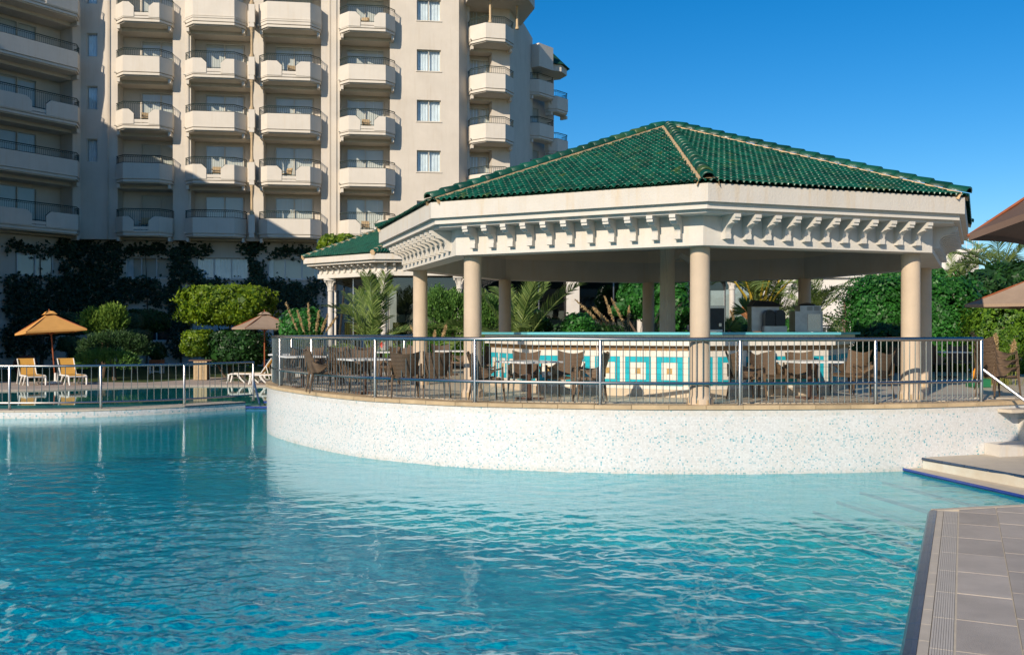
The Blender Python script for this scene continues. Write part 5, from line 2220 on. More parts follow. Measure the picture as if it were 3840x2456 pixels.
# balcony chairs
bc = thing('balcony_chair', '', 'chair')
mb = MB()
mb.box((0, 0, 0.42), (0.5, 0.46, 0.04))
mb.build('seat', M['pale_wood'], bc)
MB().grid(lambda u, v: ((u - .5) * .5, -.22 - .08 * v, .44 + .4 * v), 4, 4, (0, -.025, 0)).build('backrest', M['pale_wood'], bc)
for sx in (-1, 1):
    for sy in (-1, 1):
        MB().tube([(sx * .22, sy * .2, 0), (sx * .22, sy * .2, .42)], 0.018, 4).build('leg', M['table_leg'], bc)
    MB().box((sx * .25, 0, .62), (.04, .46, .03)).build('armrest', M['pale_wood'], bc)
bl = [(F1, 555, 2, 200, 'small chair in the balcony gap of the left sunny column, third balcony from the top'),
      (F1, 815, 1, 185, 'light brown chair on the second lowest balcony above the clipped tree'),
      (F1, 1075, 1, 140, 'chair turned sideways behind the railing of the star decorated balcony door'),
      (F1, 1100, 3, 200, 'chair behind the balcony gap high in the third column'),
      (F1, 1375, 2, 190, 'brown chair in the gap of the middle right balcony'),
      (F1, 1372, 0, 185, 'tan chair on the lowest right balcony just above the pavilion roof'),
      (F1, 545, 0, 175, 'dark chair in shade in the gap of the lowest left balcony'),
      (F1, 1368, 4, 170, 'chair showing in the gap of the topmost right balcony')]
for i, (F, px, k, rz, lab) in enumerate(bl):
    p = F.pt(F.u(px), 0.35)
    place('balcony_chair', bc, p.x, p.y, R(rz) + F.ang, lab, 'chairs on the hotel balconies', Z0 + ST * k + 0.405)
# star stickers on the balcony door
for px in (1062, 1143):
    p = F1.pt(F1.u(px), -TH + 0.10)
    vs = []
    zc = Z0 + ST + 0.345 + 1.62
    for i in range(10):
        a = PI / 2 + i * PI / 5
        r_ = 0.10 if i % 2 == 0 else 0.035
        vs.append((p.x + r_ * math.cos(a) * F1.e.x, p.y + r_ * math.cos(a) * F1.e.y, zc + r_ * math.sin(a)))
    mm = MB()
    mm.poly(vs)
    bk = [(x + F1.n.x * -.006, y + F1.n.y * -.006, z) for x, y, z in vs]
    mm.build('star_sticker', M['white_frame'], hotel)

# neighbouring wing to the left, outside the picture, whose roof shades the hotel's foot
nw = thing('neighbouring_wing', 'cream hotel wing with sloping green roof standing to the left of the pools', 'building', (-36, 38.6, 0.17))
y0, y1 = 37.2, 40.3
prof = [(-60, 0.17), (-22.2, 0.17), (-22.2, 16.6), (-36.5, 25.0), (-60, 25.0)]
n = len(prof)
vs = [(a, y, b) for y in (y0, y1) for a, b in prof]
fs = [tuple(range(n)), tuple(reversed(range(n, 2 * n)))] + [(i, n + i, n + (i + 1) % n, (i + 1) % n) for i in range(n)]
MB().add(vs, fs).build('wall', M['hotel'], nw)
rp = [(-22.0, 16.75), (-36.6, 25.35), (-60, 25.35), (-60, 25.1), (-36.5, 25.1), (-22.0, 16.5)]
vs = [(a, y, b) for y in (y0 - .1, y1 + .1) for a, b in rp]
n = len(rp)
fs = [tuple(range(n)), tuple(reversed(range(n, 2 * n)))] + [(i, n + i, n + (i + 1) % n, (i + 1) % n) for i in range(n)]
fs = [tuple(reversed(f)) for f in fs]
MB().add(vs, fs).build('roof', M['under'], nw)
wmn = window_meshes(1.6, 1.4, 2, M['bronze'], 50, (0.0, 1.0))
for i in range(5):
    for j in range(4):
        o = put('window', wmn[0], nw, (-25 - i * 5 + 36, y0 - 0.03 - 38.6, 2 + j * 3.4 - 0.17))
        for s_ in (0, 1):
            put('pane', wmn[1], o, (-.4 + .8 * s_, -0.0, 0))

# ================================================================== DINING PAVILION (annex)
ax = thing('dining_pavilion', 'glass walled pavilion with green tiled roof behind the bar', 'building', (0, 40, T))
C1, C2, C3, C4 = (-8.35, 40.55), (-5.35, 38.15), (9.2, 38.5), (11.6, 41.2)
back_ = [(11.6, 52), (-8.35, 52)]
plan = [C1, C2, C3, C4] + back_


def inset(plan, d):
    n = len(plan)
    out = []
    for i in range(n):
        a, b, c_ = Vector(plan[i - 1]), Vector(plan[i]), Vector(plan[(i + 1) % n])
        d1, d2 = (b - a).normalized(), (c_ - b).normalized()
        n1, n2 = Vector((-d1.y, d1.x)), Vector((-d2.y, d2.x))
        m = (n1 + n2)
        m = m / max(0.3, m.dot(n1))
        out.append((b.x + m.x * d, b.y + m.y * d))
    return out


def band_ring(plan, d0, d1, z0, z1):
    o_, i_ = inset(plan, d0), inset(plan, d1)
    mb = MB()
    n = len(plan)
    for k in range(n):
        q = (k + 1) % n
        mb.poly([(*o_[k], z0), (*o_[q], z0), (*o_[q], z1), (*o_[k], z1)])
        mb.poly([(*i_[q], z0), (*i_[k], z0), (*i_[k], z1), (*i_[q], z1)])
        mb.poly([(*o_[k], z1), (*o_[q], z1), (*i_[q], z1), (*i_[k], z1)])
        mb.poly([(*i_[k], z0), (*i_[q], z0), (*o_[q], z0), (*o_[k], z0)])
    return mb


HB = EYE + 2.28
band_ring(plan, 0.0, 0.5, HB, HB + 0.20).build('beam', M['white'], ax)
band_ring(plan, 0.06, 0.5, HB + 0.201, HB + 0.52).build('frieze', M['white'], ax)
band_ring(plan, -0.42, 0.5, HB + 0.521, HB + 0.62).build('cornice', M['white'], ax)
band_ring(plan, -0.55, 0.4, HB + 0.621, HB + 0.86).build('fascia', M['fascia'], ax)
bsm = bracket_mesh(M['white'], 0.9)
for a, b in ((C1, C2), (C2, C3)):
    a, b = Vector(a), Vector(b)
    d = b - a
    n = int(d.length / 0.36)
    for i in range(n):
        q = a + d * ((i + 0.7) / (n + 0.4)) - Vector((-d.y, d.x)).normalized() * -0.055
        if PX(1800, 38) < q.x and q.x > -2.5:
            continue
        put('bracket', bsm, ax, (q.x, q.y - 40, HB + 0.518 - T), math.atan2(d.y, d.x))
# ceiling, dark interior, floor
mb = MB()
mb.poly([(*q, HB + 0.05) for q in reversed(inset(plan, 0.45))])
mb.build('ceiling', M['ceiling'], ax)
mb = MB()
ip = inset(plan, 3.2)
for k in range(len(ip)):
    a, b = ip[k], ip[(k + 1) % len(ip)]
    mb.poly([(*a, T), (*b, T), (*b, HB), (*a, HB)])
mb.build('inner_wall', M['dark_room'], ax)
# roof
ze = HB + 0.87
outer = inset(plan, -0.58)
ridgeA, ridgeB = Vector((-2.0, 46.0, ze + 3.3)), Vector((7.5, 46.0, ze + 3.3))
faces = [(0, ridgeA, None), (1, ridgeA, ridgeB), (2, ridgeB, None), (3, ridgeB, None), (4, ridgeB, ridgeA), (5, ridgeA, None)]
base = MB()
places = []
for k, r0, r1 in faces:
    a, b = Vector((*outer[k], ze)), Vector((*outer[(k + 1) % 6], ze))
    if r1 is None:
        base.poly([a, b, r0])
        tri = (a, b, r0, r0)
    else:
        base.poly([a, b, r1, r0])
        tri = (a, b, r1, r0)
    if k not in (0, 1):
        continue
    ux = (b - a).normalized()
    W_ = (b - a).length
    topm = (tri[2] + tri[3]) / 2
    uy = (topm - a) - ux * (topm - a).dot(ux)
    SL = uy.length
    uy.normalize()
    uz = ux.cross(uy)
    ta_, tb_ = (tri[3] - a).dot(ux), (tri[2] - a).dot(ux)
    for r_ in range(int(SL / 0.2)):
        y = r_ * 0.2 - 0.04
        f = max(0, y) / SL
        xa, xb = ta_ * f, W_ + (tb_ - W_) * f
        x = math.ceil((xa + 0.05) / 0.116) * 0.116
        while x < xb - 0.05:
            o = a + ux * x + uy * y + uz * 0.012
            if not (k == 1 and o.x > 1.5):
                mt = Matrix((ux, uy, uz)).transposed().to_4x4()
                mt.translation = o
                places.append((r_, mt))
            x += 0.116
base.poly([(*q, ze - 0.003) for q in reversed(outer)])
base.build('roof_deck', M['under'], ax)
off_a = root_off(ax)
V = np.array(TV)
F_ = np.array([f for f in TF])
n = len(places)
vs = np.zeros((n, len(V), 3))
for i, (_, mt) in enumerate(places):
    vs[i] = V @ np.array(mt.to_3x3()).T + np.array(mt.translation - off_a)
fv = (F_[None] + (np.arange(n) * len(V))[:, None, None]).reshape(-1)
me = bpy.data.meshes.new('roof_tiles')
me.vertices.add(n * len(V))
me.vertices.foreach_set('co', vs.reshape(-1).astype(np.float32))
me.loops.add(len(fv))
me.loops.foreach_set('vertex_index', fv.astype(np.int32))
me.polygons.add(len(fv) // 4)
me.polygons.foreach_set('loop_start', np.arange(0, len(fv), 4, dtype=np.int32))
me.update(calc_edges=True)
me.materials.append(M['tile'])
o = put('roof_tiles', me, ax)
o['kind'] = 'stuff'
rv, rf_ = tile_piece(0.24, 0.40, 0.095, 6)
rm_ = MB().add(rv, rf_).mesh('ridge_tile', M['ridge'], smooth=True)
for a, b in ((Vector((*outer[0], ze)), ridgeA), (Vector((*outer[1], ze)), ridgeA)):
    uy = (b - a)
    LL = uy.length
    uy.normalize()
    ux = uy.cross(Vector((0, 0, 1))).normalized()
    uz = ux.cross(uy)
    for i in range(int(LL / 0.34)):
        mt = Matrix((ux, uy, uz)).transposed().to_4x4()
        mt.translation = a + uy * (i * 0.34) + uz * 0.04 - off_a
        o = bpy.data.objects.new('ridge_tile', rm_)
        COL.objects.link(o)
        o.parent = ax
        o.matrix_local = mt
    MB().tube([a + uz * 0.02, b + uz * 0.02], 0.12, 6).build('mortar_bed', M['mortar'], ax)

# columns with capitals
shaft = MB().lathe([(0.20, 0), (0.20, 0.12), (0.15, 0.18), (0.125, 0.3), (0.12, HB - T - 0.55), (0.15, HB - T - 0.53), (0.15, HB - T - 0.50), (0.115, HB - T - 0.48)], (0, 0, 0), 18).mesh('column', M['pale_column'], smooth='auto')
cap = MB()
cap.lathe([(0.13, 0), (0.14, 0.14), (0.155, 0.28), (0.235, 0.40)], (0, 0, HB - T - 0.49), 8, a0=PI / 8)
for i in range(4):
    a = PI / 4 + i * PI / 2
    cap.tube([(0.14 * math.cos(a), 0.14 * math.sin(a), HB - T - 0.34), (0.20 * math.cos(a), 0.20 * math.sin(a), HB - T - 0.2), (0.29 * math.cos(a), 0.29 * math.sin(a), HB - T - 0.12), (0.27 * math.cos(a), 0.27 * math.sin(a), HB - T - 0.17)], [0.03, 0.04, 0.05, 0.03], 6)
cap.box((0, 0, HB - T - 0.045), (0.50, 0.50, 0.085))
cpm = cap.mesh('capital', M['pale_column'])
pos = [(PX(1240, 40.4), 40.4), (PX(1439, 38.4), 38.4), (PX(1723, 38.5), 38.5), (PX(2745, 38.8), 38.8), (PX(2400, 38.7), 38.7)]
for x, y in pos:
    c_ = put('column', shaft, ax, (x, y - 40, 0))
    put('capital', cpm, c_)
for x, y in ((PX(1262, 41.0), 41.0),):
    c_ = put('column', shaft, ax, (x, y - 40, 0), 0, (0.8, 0.8, 1))
x = PX(2148, 38.5)
MB().box((x, 38.6, (T + HB) / 2), (0.52, 0.52, HB - T)).build('square_pillar', M['white'], ax)
# glass
gp = inset(plan, 0.75)
runs = [(gp[0], gp[1], 3), (gp[1], gp[2], 9), (gp[2], gp[3], 2)]
for a, b, n in runs:
    a, b = Vector(a), Vector(b)
    for i in range(n):
        p, q = a.lerp(b, i / n + 0.003), a.lerp(b, (i + 1) / n - 0.003)
        m = MB()
        m.poly([(p.x, p.y, T + .04), (q.x, q.y, T + .04), (q.x, q.y, HB), (p.x, p.y, HB)])
        m.build('pane', M['dark_glass'], ax)
        r_ = a.lerp(b, i / n)
        MB().box((r_.x, r_.y, (T + HB) / 2), (0.05, 0.05, HB - T)).build('mullion', M['dark_steel'], ax)
# mustard curtains inside the glass
for x0, x1 in ((-7.2, -6.2), (-5.0, -4.4), (-3.2, -1.2), (0.8, 1.4)):
    yb = 39.6 if x0 > -5.5 else 40.6
    cmh = curtain_mesh(x0, x1, T + 0.05, T + 1.6, yb, 0.05)
    cmh.build('curtain', M['yellow_curtain'], ax, True)

# ================================================================== FAR WHITE BUILDINGS (right)
def far_house(name, label, x, y, w, d, h, seed, rz=0.0, roof_rail=False):
    t = thing(name, label, 'building', (x, y, 0.17))
    MB().box((x, y, 0.17 + h / 2), (w, d, h), rz).build('wall', M['far_white'], t)
    MB().box((x, y, 0.17 + h + 0.12), (w + .5, d + .5, 0.24), rz).build('parapet', M['far_white'], t)
    ms = window_meshes(1.3, 1.3, 2, M['white_frame'], seed, (0.0, 1.0))
    for j in range(int(h / 3.1)):
        for i in range(int(w / 3)):
            o = put('window', ms[0], t, (-w / 2 + 1.8 + 3 * i, -d / 2 - 0.03, 1.2 + j * 3.1))
            for s_ in (0, 1):
                put('pane', ms[1], o, (-.33 + .65 * s_, 0, 0))
            put('surround', MB().box((0, 0.02, 0.65), (1.5, 0.03, 1.5)).mesh('surround', M['dark_room']), o)
    if roof_rail:
        r_ = MB()
        for k in range(12):
            r_.tube([(x - w / 2 + k * w / 11, y - d / 2, 0.17 + h + .24), (x - w / 2 + k * w / 11, y - d / 2, 0.17 + h + 1.2)], 0.02, 4)
        for zz in (.6, .9, 1.2):
            r_.tube([(x - w / 2, y - d / 2, 0.17 + h + zz), (x + w / 2, y - d / 2, 0.17 + h + zz)], 0.02, 4)
        r_.build('roof_rail', M['white_frame'], t)
    return t


far_house('white_house', 'low white building seen under the gazebo beam behind the palms', 20.5, 68, 14, 8, 5.8, 61)
far_house('white_house', 'white stepped building with roof terrace between the gazebo and the palms at the right', 33.0, 76, 5.2, 8, 8.2, 62, roof_rail=True)
far_house('white_house', 'white block between the fluted column and the tall hedge, beyond the tall grasses', 30.6, 72, 4, 6, 6.6, 63)

# ================================================================== LOUNGERS, PARASOLS, GARDEN FURNITURE
lo = thing('sun_lounger', '', 'sun lounger')
mb = MB()
mb.grid(lambda u, v: ((u - .5) * .60, -0.55 + 1.25 * v * 1.0, 0.38 + 0.02 * math.sin(v * 3)), 4, 8, (0, 0, -0.03))
mb.build('seat', M['lounger_cloth'], lo)
MB().grid(lambda u, v: ((u - .5) * .60, -0.56 - 0.50 * v, 0.39 + 0.64 * v - 0.03 * math.sin(PI * v)), 4, 8, (0, -0.03, 0)).build('backrest', M['lounger_cloth'], lo)
for s in (-1, 1):
    MB().tube([(s * .33, -.58, .37), (s * .33, .62, .37), (s * .33, .74, .32)], [.035, .035, .03], 6).build('side_frame', M['lounger_frame'], lo, 'auto')
    MB().tube([(s * .32, .70, .36), (s * .33, .73, .18), (s * .31, .78, .0)], [.045, .04, .03], 6).build('leg', M['lounger_frame'], lo, 'auto')
    MB().tube([(s * .32, .35, .34), (s * .33, .22, .16), (s * .33, .05, .0)], [.05, .035, .03], 6).build('leg', M['lounger_frame'], lo, 'auto')
    MB().tube([(s * .32, -.15, .34), (s * .33, -.32, .16), (s * .33, -.50, .0)], [.05, .035, .03], 6).build('leg', M['lounger_frame'], lo, 'auto')
    MB().tube([(s * .30, -.56, .36), (s * .31, -1.02, 1.02)], .022, 6).build('back_frame', M['lounger_frame'], lo, 'auto')
    MB().tube([(s * .30, -.80, .70), (s * .33, -.98, .02)], .02, 6).build('prop', M['lounger_frame'], lo, 'auto')
MB().tube([(-.33, .74, .34), (.33, .74, .34)], .03, 6).build('cross_bar', M['lounger_frame'], lo, 'auto')
G_L = 'yellow sun loungers beside the upper pool'
for px, Y, rz, lab in ((120, 37.6, -140, 'yellow lounger at the left edge left of the parasol pole'),
                       (272, 37.9, -140, 'yellow lounger with raised back just right of the orange parasol pole'),
                       (930, 39.3, 94, 'yellow lounger seen from the side under the brown parasol'),
                       (1010, 38.3, 100, 'yellow lounger half hidden behind the left end of the curved railing')):
    place('lounger', lo, PX(px, Y), Y, R(rz), lab, G_L, 0.2)


def parasol(label, px, Y, zg, half, hem, top, cloth, rot, pole=M['wood'], name='parasol', tilt=(0, 0), lean=0.0, group='canvas parasols by the pools', base=True):
    x, y = PX(px, Y), Y
    t = thing(name, label, 'parasol', (x, y, zg), 0, group)
    mt = Matrix.Translation((x, y, hem)) @ Matrix.Rotation(tilt[0], 4, 'X') @ Matrix.Rotation(tilt[1], 4, 'Y') @ Matrix.Rotation(R(rot), 4, 'Z')
    rise = top - hem
    cor = [(half, half), (-half, half), (-half, -half), (half, -half)]
    m = MB()
    ns = 8
    for i in range(4):
        a, b = Vector(cor[i]), Vector(cor[(i + 1) % 4])
        for j in range(ns):
            for r_ in range(5):
                def pp(s_, q_):
                    e = a.lerp(b, s_)
                    f = 1 - q_
                    sag = -0.06 * half * math.sin(PI * s_) * (1 - f) * 0 - 0.05 * math.sin(PI * q_)
                    edge_in = 1 - 0.05 * math.sin(PI * s_) * f
                    return (e.x * f * edge_in, e.y * f * edge_in, rise * q_ + sag)
                q0, q1 = r_ / 5 * 0.86, (r_ + 1) / 5 * 0.86
                m.add([pp(j / ns, q0), pp((j + 1) / ns, q0), pp((j + 1) / ns, q1), pp(j / ns, q1)], [(0, 1, 2, 3)], mt)
        # hem
        for j in range(ns):
            e0_, e1_ = a.lerp(b, j / ns), a.lerp(b, (j + 1) / ns)
            k0, k1 = 1 - .05 * math.sin(PI * j / ns), 1 - .05 * math.sin(PI * (j + 1) / ns)
            m.add([(e0_.x * k0, e0_.y * k0, -.07), (e1_.x * k1, e1_.y * k1, -.07), (e1_.x * k1, e1_.y * k1, 0), (e0_.x * k0, e0_.y * k0, 0)], [(0, 1, 2, 3)], mt)
    m.build('canopy', cloth, t, 'auto')
    c_ = half * 0.23
    v = MB()
    for i in range(4):
        a, b = Vector(cor[i]).normalized() * c_ * 1.35, Vector(cor[(i + 1) % 4]).normalized() * c_ * 1.35
        mid_ = (a + b) / 2 * 0.9
        v.add([(a.x, a.y, rise * .86), (mid_.x, mid_.y, rise * .90), (0, 0, rise + .06), (a.x * .55, a.y * .55, rise * 1.02)], [(0, 1, 2, 3)], mt)
        v.add([(mid_.x, mid_.y, rise * .90), (b.x, b.y, rise * .86), (b.x * .55, b.y * .55, rise * 1.02), (0, 0, rise + .06)], [(0, 1, 2, 3)], mt)
    v.build('vent_cap', cloth, t)
    for i in range(4):
        a = Vector(cor[i])
        MB().tube([mt @ Vector((a.x, a.y, -0.02)), mt @ Vector((a.x * .5, a.y * .5, rise * .46)), mt @ Vector((0.02, 0, rise * .93))], 0.02, 5).build('rib', pole, t)
        MB().tube([mt @ Vector((a.x * .5, a.y * .5, rise * .42)), mt @ Vector((0, 0, -0.15))], 0.016, 5).build('strut', pole, t)
    tp = mt @ Vector((0, 0, rise + .12))
    MB().tube([(x + lean, y, zg), tp], 0.03, 8).build('pole', pole, t, 'auto')
    if base:
        MB().lathe([(0.26, 0), (0.26, .08), (.06, .10), (.05, .42)], (x + lean, y, zg), 14).build('base', M['lounger_frame'], t, 'auto')
    return t


parasol('orange canvas parasol with wooden pole beside the left loungers', 190, 38.8, 0.2, 1.13, 2.33, 3.12, M['orange_cloth'], 38, lean=0.20, tilt=(0.0, -0.07))
parasol('brown canvas parasol over the side-on lounger in front of the clipped tree', 992, 40.5, 0.2, 1.12, 2.48, 3.12, M['tan_cloth'], 30)
parasol('dark brown parasol whose tip reaches in at the right edge beside the gazebo roof', 4212, 10.5, 0.10, 1.30, 3.82, 4.45, M['dark_cloth'], 45, tilt=(-0.20, -0.25), group=None)
parasol('grey brown parasol whose tip shows low at the right edge in front of the hedge', 3925, 22.5, T, 1.35, 2.96, 3.75, M['tan_cloth'], 42, group=None)

# litter bins, wicker armchair, planter
bn = thing('litter_bin', 'wooden slatted litter bin on the lawn left of the brown parasol', 'bin', (PX(757, 41.5), 41.5, 0.2))
x, y, z = bn.location
for i in range(5):
    MB().box((x - .24 + i * .12, y - .22, z + .42), (.105, .03, .82)).build('slat', M['pale_wood'], bn)
MB().box((x, y, z + .42), (.56, .40, .80)).build('body', M['table_leg'], bn)
MB().box((x, y, z + .86), (1.0, .5, .05)).build('lid', M['table_leg'], bn)
b2 = thing('litter_bin', 'grey stone litter bin in the shade right of the orange parasol pole', 'bin', (PX(236, 43), 43, 0.2))
x, y, z = b2.location
MB().prism([(x - .2, y - .2), (x + .2, y - .2), (x + .17, y + .2), (x - .17, y + .2)], z, z + .85).build('body', M['pale_wood'], b2)
MB().box((x, y - .205, z + .6), (.2, .02, .3)).build('opening', M['black_plastic'], b2)
MB().box((x, y, z + .88), (.5, .5, .06)).build('lid', M['pale_wood'], b2)
pl_ = thing('planter', 'white legged wooden planter with a dark bush by the hotel wall', 'planter', (PX(588, 48), 48, 0.2))
x, y, z = pl_.location
MB().box((x, y, z + .55), (.62, .5, .30)).build('box', M['wood'], pl_)
for sx in (-1, 1):
    for sy in (-1, 1):
        MB().box((x + sx * .26, y + sy * .2, z + .20), (.07, .07, .40)).build('leg', M['lounger_frame'], pl_)
MB().box((x, y - .2, z + .1), (.5, .05, .05)).build('cross_bar', M['lounger_frame'], pl_)
crown('bush', [((x, y, z + 1.1), (.42, .35, .48))], M['dark_leaf'], 0.12, pl_, 200, p=2.2, depth=0.5, lump=0.25)
wa = thing('wicker_armchair', 'reddish wicker tub armchair in the shade at the far left', 'armchair', (PX(95, 42), 42, 0.2), R(200))
def tub(u, v):
    a = R(-30 + 240 * u)
    r_ = 0.42 + 0.08 * v
    return (-r_ * math.cos(a), -r_ * math.sin(a) * 1.0, 0.35 + (0.35 + 0.35 * max(0, math.sin(R(-30 + 240 * u)))) * v)
wl = wa.location.copy()
rot_ = Matrix.Translation(wl) @ Matrix.Rotation(R(0), 4, 'Z')
MB().grid(tub, 16, 5, (0, 0, 0), mat=rot_).build('back', M['red_wicker'], wa, 'auto')
MB().lathe([(0.36, .05), (0.40, .3), (0.40, .42)], (wl.x, wl.y, wl.z), 16).build('seat', M['red_wicker'], wa, 'auto')

# ================================================================== PLANTS
def B(px0, px1, py0, py1, Y, d=None, p=None):
    """blob filling a pixel box at depth Y"""
    x0, x1 = PX(px0, Y), PX(px1, Y)
    z1, z0 = PZ(py0, Y), PZ(py1, Y)
    return (((x0 + x1) / 2, Y, (z0 + z1) / 2), ((x1 - x0) / 2, d or (x1 - x0) / 2.4, (z1 - z0) / 2))


# left garden
shrub('clipped_tree', 'tall lime green clipped tree with flat top behind the brown parasol', 'clipped tree', (PX(860, 44.5), 44.5, 0.2),
      [B(694, 1020, 1074, 1215, 44.5, 1.9)], M['lime'], 0.16, 230, depth=0.45, lump=0.15, p=5)
shrub('clipped_bush', 'broad clipped bush under the flat topped tree, its sunlit left end coloured lime', 'clipped bush', (PX(850, 44), 44, 0.2),
      [B(695, 800, 1238, 1335, 43.6, 1.2)], M['lime'], 0.14, 220, depth=0.3, lump=0.12, trunk=True)
crown('crown', [B(770, 1005, 1238, 1370, 44.2, 1.5)], M['dark_leaf'], 0.14, bpy.data.objects['clipped_bush'], 220, depth=0.3, lump=0.15)  # shaded right part of the bush, its shade put into darker leaves
c3 = [B(225, 300, 1172, 1212, 51), B(248, 300, 1185, 1228, 50.2), B(170, 320, 1226, 1256, 50.5), B(218, 300, 1262, 1318, 49.5), B(255, 330, 1285, 1350, 48.8)]
shrub('cloud_pruned_shrub', 'dark cloud pruned shrub with rounded tiers behind the orange parasol', 'clipped shrub', (PX(275, 50), 50, 0.2), c3, M['clip'], 0.085, 420, depth=0.12, lump=0.05)
c4 = [B(400, 470, 1176, 1225, 50), B(450, 535, 1176, 1235, 49.6), B(440, 562, 1234, 1300, 48.6), B(470, 560, 1290, 1330, 48.8)]
shrub('cloud_pruned_shrub', 'dark cloud pruned shrub with flat tiers right of the bright juniper', 'clipped shrub', (PX(500, 49), 49, 0.2), c4, M['clip'], 0.085, 420, depth=0.12, lump=0.05)
c5 = [B(315, 470, 1160, 1250, 54), B(440, 628, 1160, 1248, 53.6)]
shrub('domed_bush', 'large dark domed bush in deep shade in front of the ivy wall', 'bush', (PX(470, 54), 54, 0.2), c5, M['dark_leaf'], 0.13, 220, p=3, depth=0.15, lump=0.05)
jn = thing('juniper', 'bright yellow green feathery juniper between the dark clipped shrubs', 'juniper', (PX(385, 43.2), 43.2, 0.2))
jb = Vector(jn.location)
m = MB()
for px, py in ((350, 1205), (385, 1215), (425, 1200)):
    m.tube([jb, jb.lerp(Vector(P(px, py, 43.2)), .6), P(px, py, 43.2)], [.08, .05, .02], 6)
m.build('trunk', M['bark'], jn)
sprays('crown', P(352, 1228, 43.2), (0.44, 0.5, 0.55), 260, M['juniper'], jn, 0.62, 1.6, leaf=0.2)
sprays('crown', P(422, 1218, 43.2), (0.50, 0.5, 0.62), 330, M['juniper'], jn, 0.62, 1.6, leaf=0.2)
jn2 = thing('dark_juniper', 'wide dark feathery juniper with lower edge coloured as lit right of the yellow lounger', 'juniper', (PX(430, 41.0), 41.0, 0.2))
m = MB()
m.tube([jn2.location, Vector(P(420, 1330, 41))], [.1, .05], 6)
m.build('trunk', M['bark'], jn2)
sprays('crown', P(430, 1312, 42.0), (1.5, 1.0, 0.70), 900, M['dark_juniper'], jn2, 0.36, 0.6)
sprays('crown', P(400, 1362, 40.8), (1.35, 0.8, 0.50), 700, M['thuja'], jn2, 0.30, 0.4)  # lighter sprays: sunlight on the lower edge put into the leaf colour

# ivy on the hotel's lowest floors
def ivy(label, rects, seed, dens=150, size=0.2, F=None):
    rg = np.random.default_rng(seed)
    F = F or FG
    u = [F.u((a + b) / 2) for a, b, _, _ in rects]
    p = F.pt(sum(u) / len(u), 0.1)
    t = thing('ivy', label, 'climbing plant', (p.x, p.y, 0.17), 0, None)
    Q = []
    off = np.array(root_off(t))
    for a, b, y0, y1 in rects:
        Y = F.Y((a + b) / 2)
        u0, u1 = F.u(a), F.u(b)
        z1, z0 = PZ(y0, Y), PZ(y1, Y)
        n = int(abs(u1 - u0) * abs(z1 - z0) * dens)
        uu = rg.uniform(u0, u1, n) + rg.normal(0, 0.16, n)
        zz = rg.uniform(z0, z1, n) + rg.normal(0, 0.16, n)
        # ragged holes
        k = np.sin(uu * 1.7 + seed) * np.sin(zz * 2.1 + seed * 2) + 0.6 * np.sin(uu * 4.3 + 1) * np.sin(zz * 3.9) + rg.normal(0, 0.35, n)
        e = np.minimum(np.minimum(uu - u0, u1 - uu), np.minimum(zz - z0, z1 - zz))
        keep = k > (-0.75 - np.clip(e, -0.3, 1.2) * 0.9 + 0.3)
        uu, zz = uu[keep], zz[keep]
        w = rg.uniform(0.05, 0.38, len(uu))
        C = np.stack([F.o.x + F.e.x * uu + F.n.x * w, F.o.y + F.e.y * uu + F.n.y * w, zz], 1)
        Nn = np.tile(np.array([F.n.x, F.n.y, 0.35]), (len(uu), 1))
        Q.append(leaf_quads(C, Nn, size, 0.75, 0.45))
    o = put('foliage', quads_mesh('foliage', np.concatenate(Q) - off, M['ivy']), t)
    m = MB()
    for a, b, y0, y1 in rects[:2]:
        q = F.pt(F.u((a + b) / 2), 0.08)
        m.tube([(q.x, q.y, 0.17), (q.x + .1, q.y, 3), (q.x - .05, q.y, PZ(y0, q.y) - .5)], [.07, .05, .02], 5)
    m.build('stem', M['bark'], t)
    return t


ivy('dense dark ivy covering the wall between the two left ground floor windows', [(300, 462, 905, 1190), (80, 320, 1040, 1170), (90, 300, 925, 955), (430, 650, 1050, 1140)], 3, 230)
FW = Facade(F0.pt(0, -0.58), 57)
ivy('dark ivy on the foot of the left wing round its window', [(20, 290, 1040, 1180), (20, 280, 918, 955), (215, 300, 900, 1200), (10, 200, 1140, 1330)], 21, 200, 0.2, FW)
ivy('ivy column climbing between the second and third lower windows', [(642, 715, 900, 1330), (460, 640, 920, 955), (700, 790, 920, 960), (700, 760, 1010, 1180)], 5, 230)
ivy('ivy column and low ivy band under the right lower windows', [(934, 990, 905, 1200), (900, 1010, 915, 945), (990, 1230, 930, 965), (740, 1220, 1050, 1150), (990, 1130, 1060, 1170)], 9, 190)
shrub('bougainvillea', 'bright leafy climber rising beside the pavilion roof corner', 'climbing shrub', (PX(1260, 46), 46, T), [B(1195, 1300, 880, 960, 46, 0.9), B(1265, 1340, 880, 930, 46, .8)], M['lime'], 0.15, 190, depth=0.5, lump=0.2, p=2.5)
shrub('round_bush', 'fresh green bush behind the pampas grass left of the pavilion column', 'bush', (PX(1130, 36.5), 36.5, 0.2), [B(1050, 1215, 1160, 1300, 37.5, 1.0)], M['hedge'], 0.12, 260, depth=0.3, lump=0.15, p=2.5)
plumes('pampas_grass', 'pampas grass with tall upright plumes left of the pavilion corner column', 'pampas grass', (PX(1170, 34), 34, T - .3), 6, 2.3, 0.7, 11, 0.2, 70)
plumes('tall_grass', 'tan plumed grass clump leaning left behind the bar near the fluted column', 'pampas grass', (PX(2370, 30.5), 30.5, T), 11, 2.15, 1.15, 12, 0.55, 60)
plumes('tall_grass', 'brownish grass plumes behind the bushy conifer', 'pampas grass', (PX(1620, 31), 31, T), 4, 1.4, 0.5, 14, 0.2, 50)
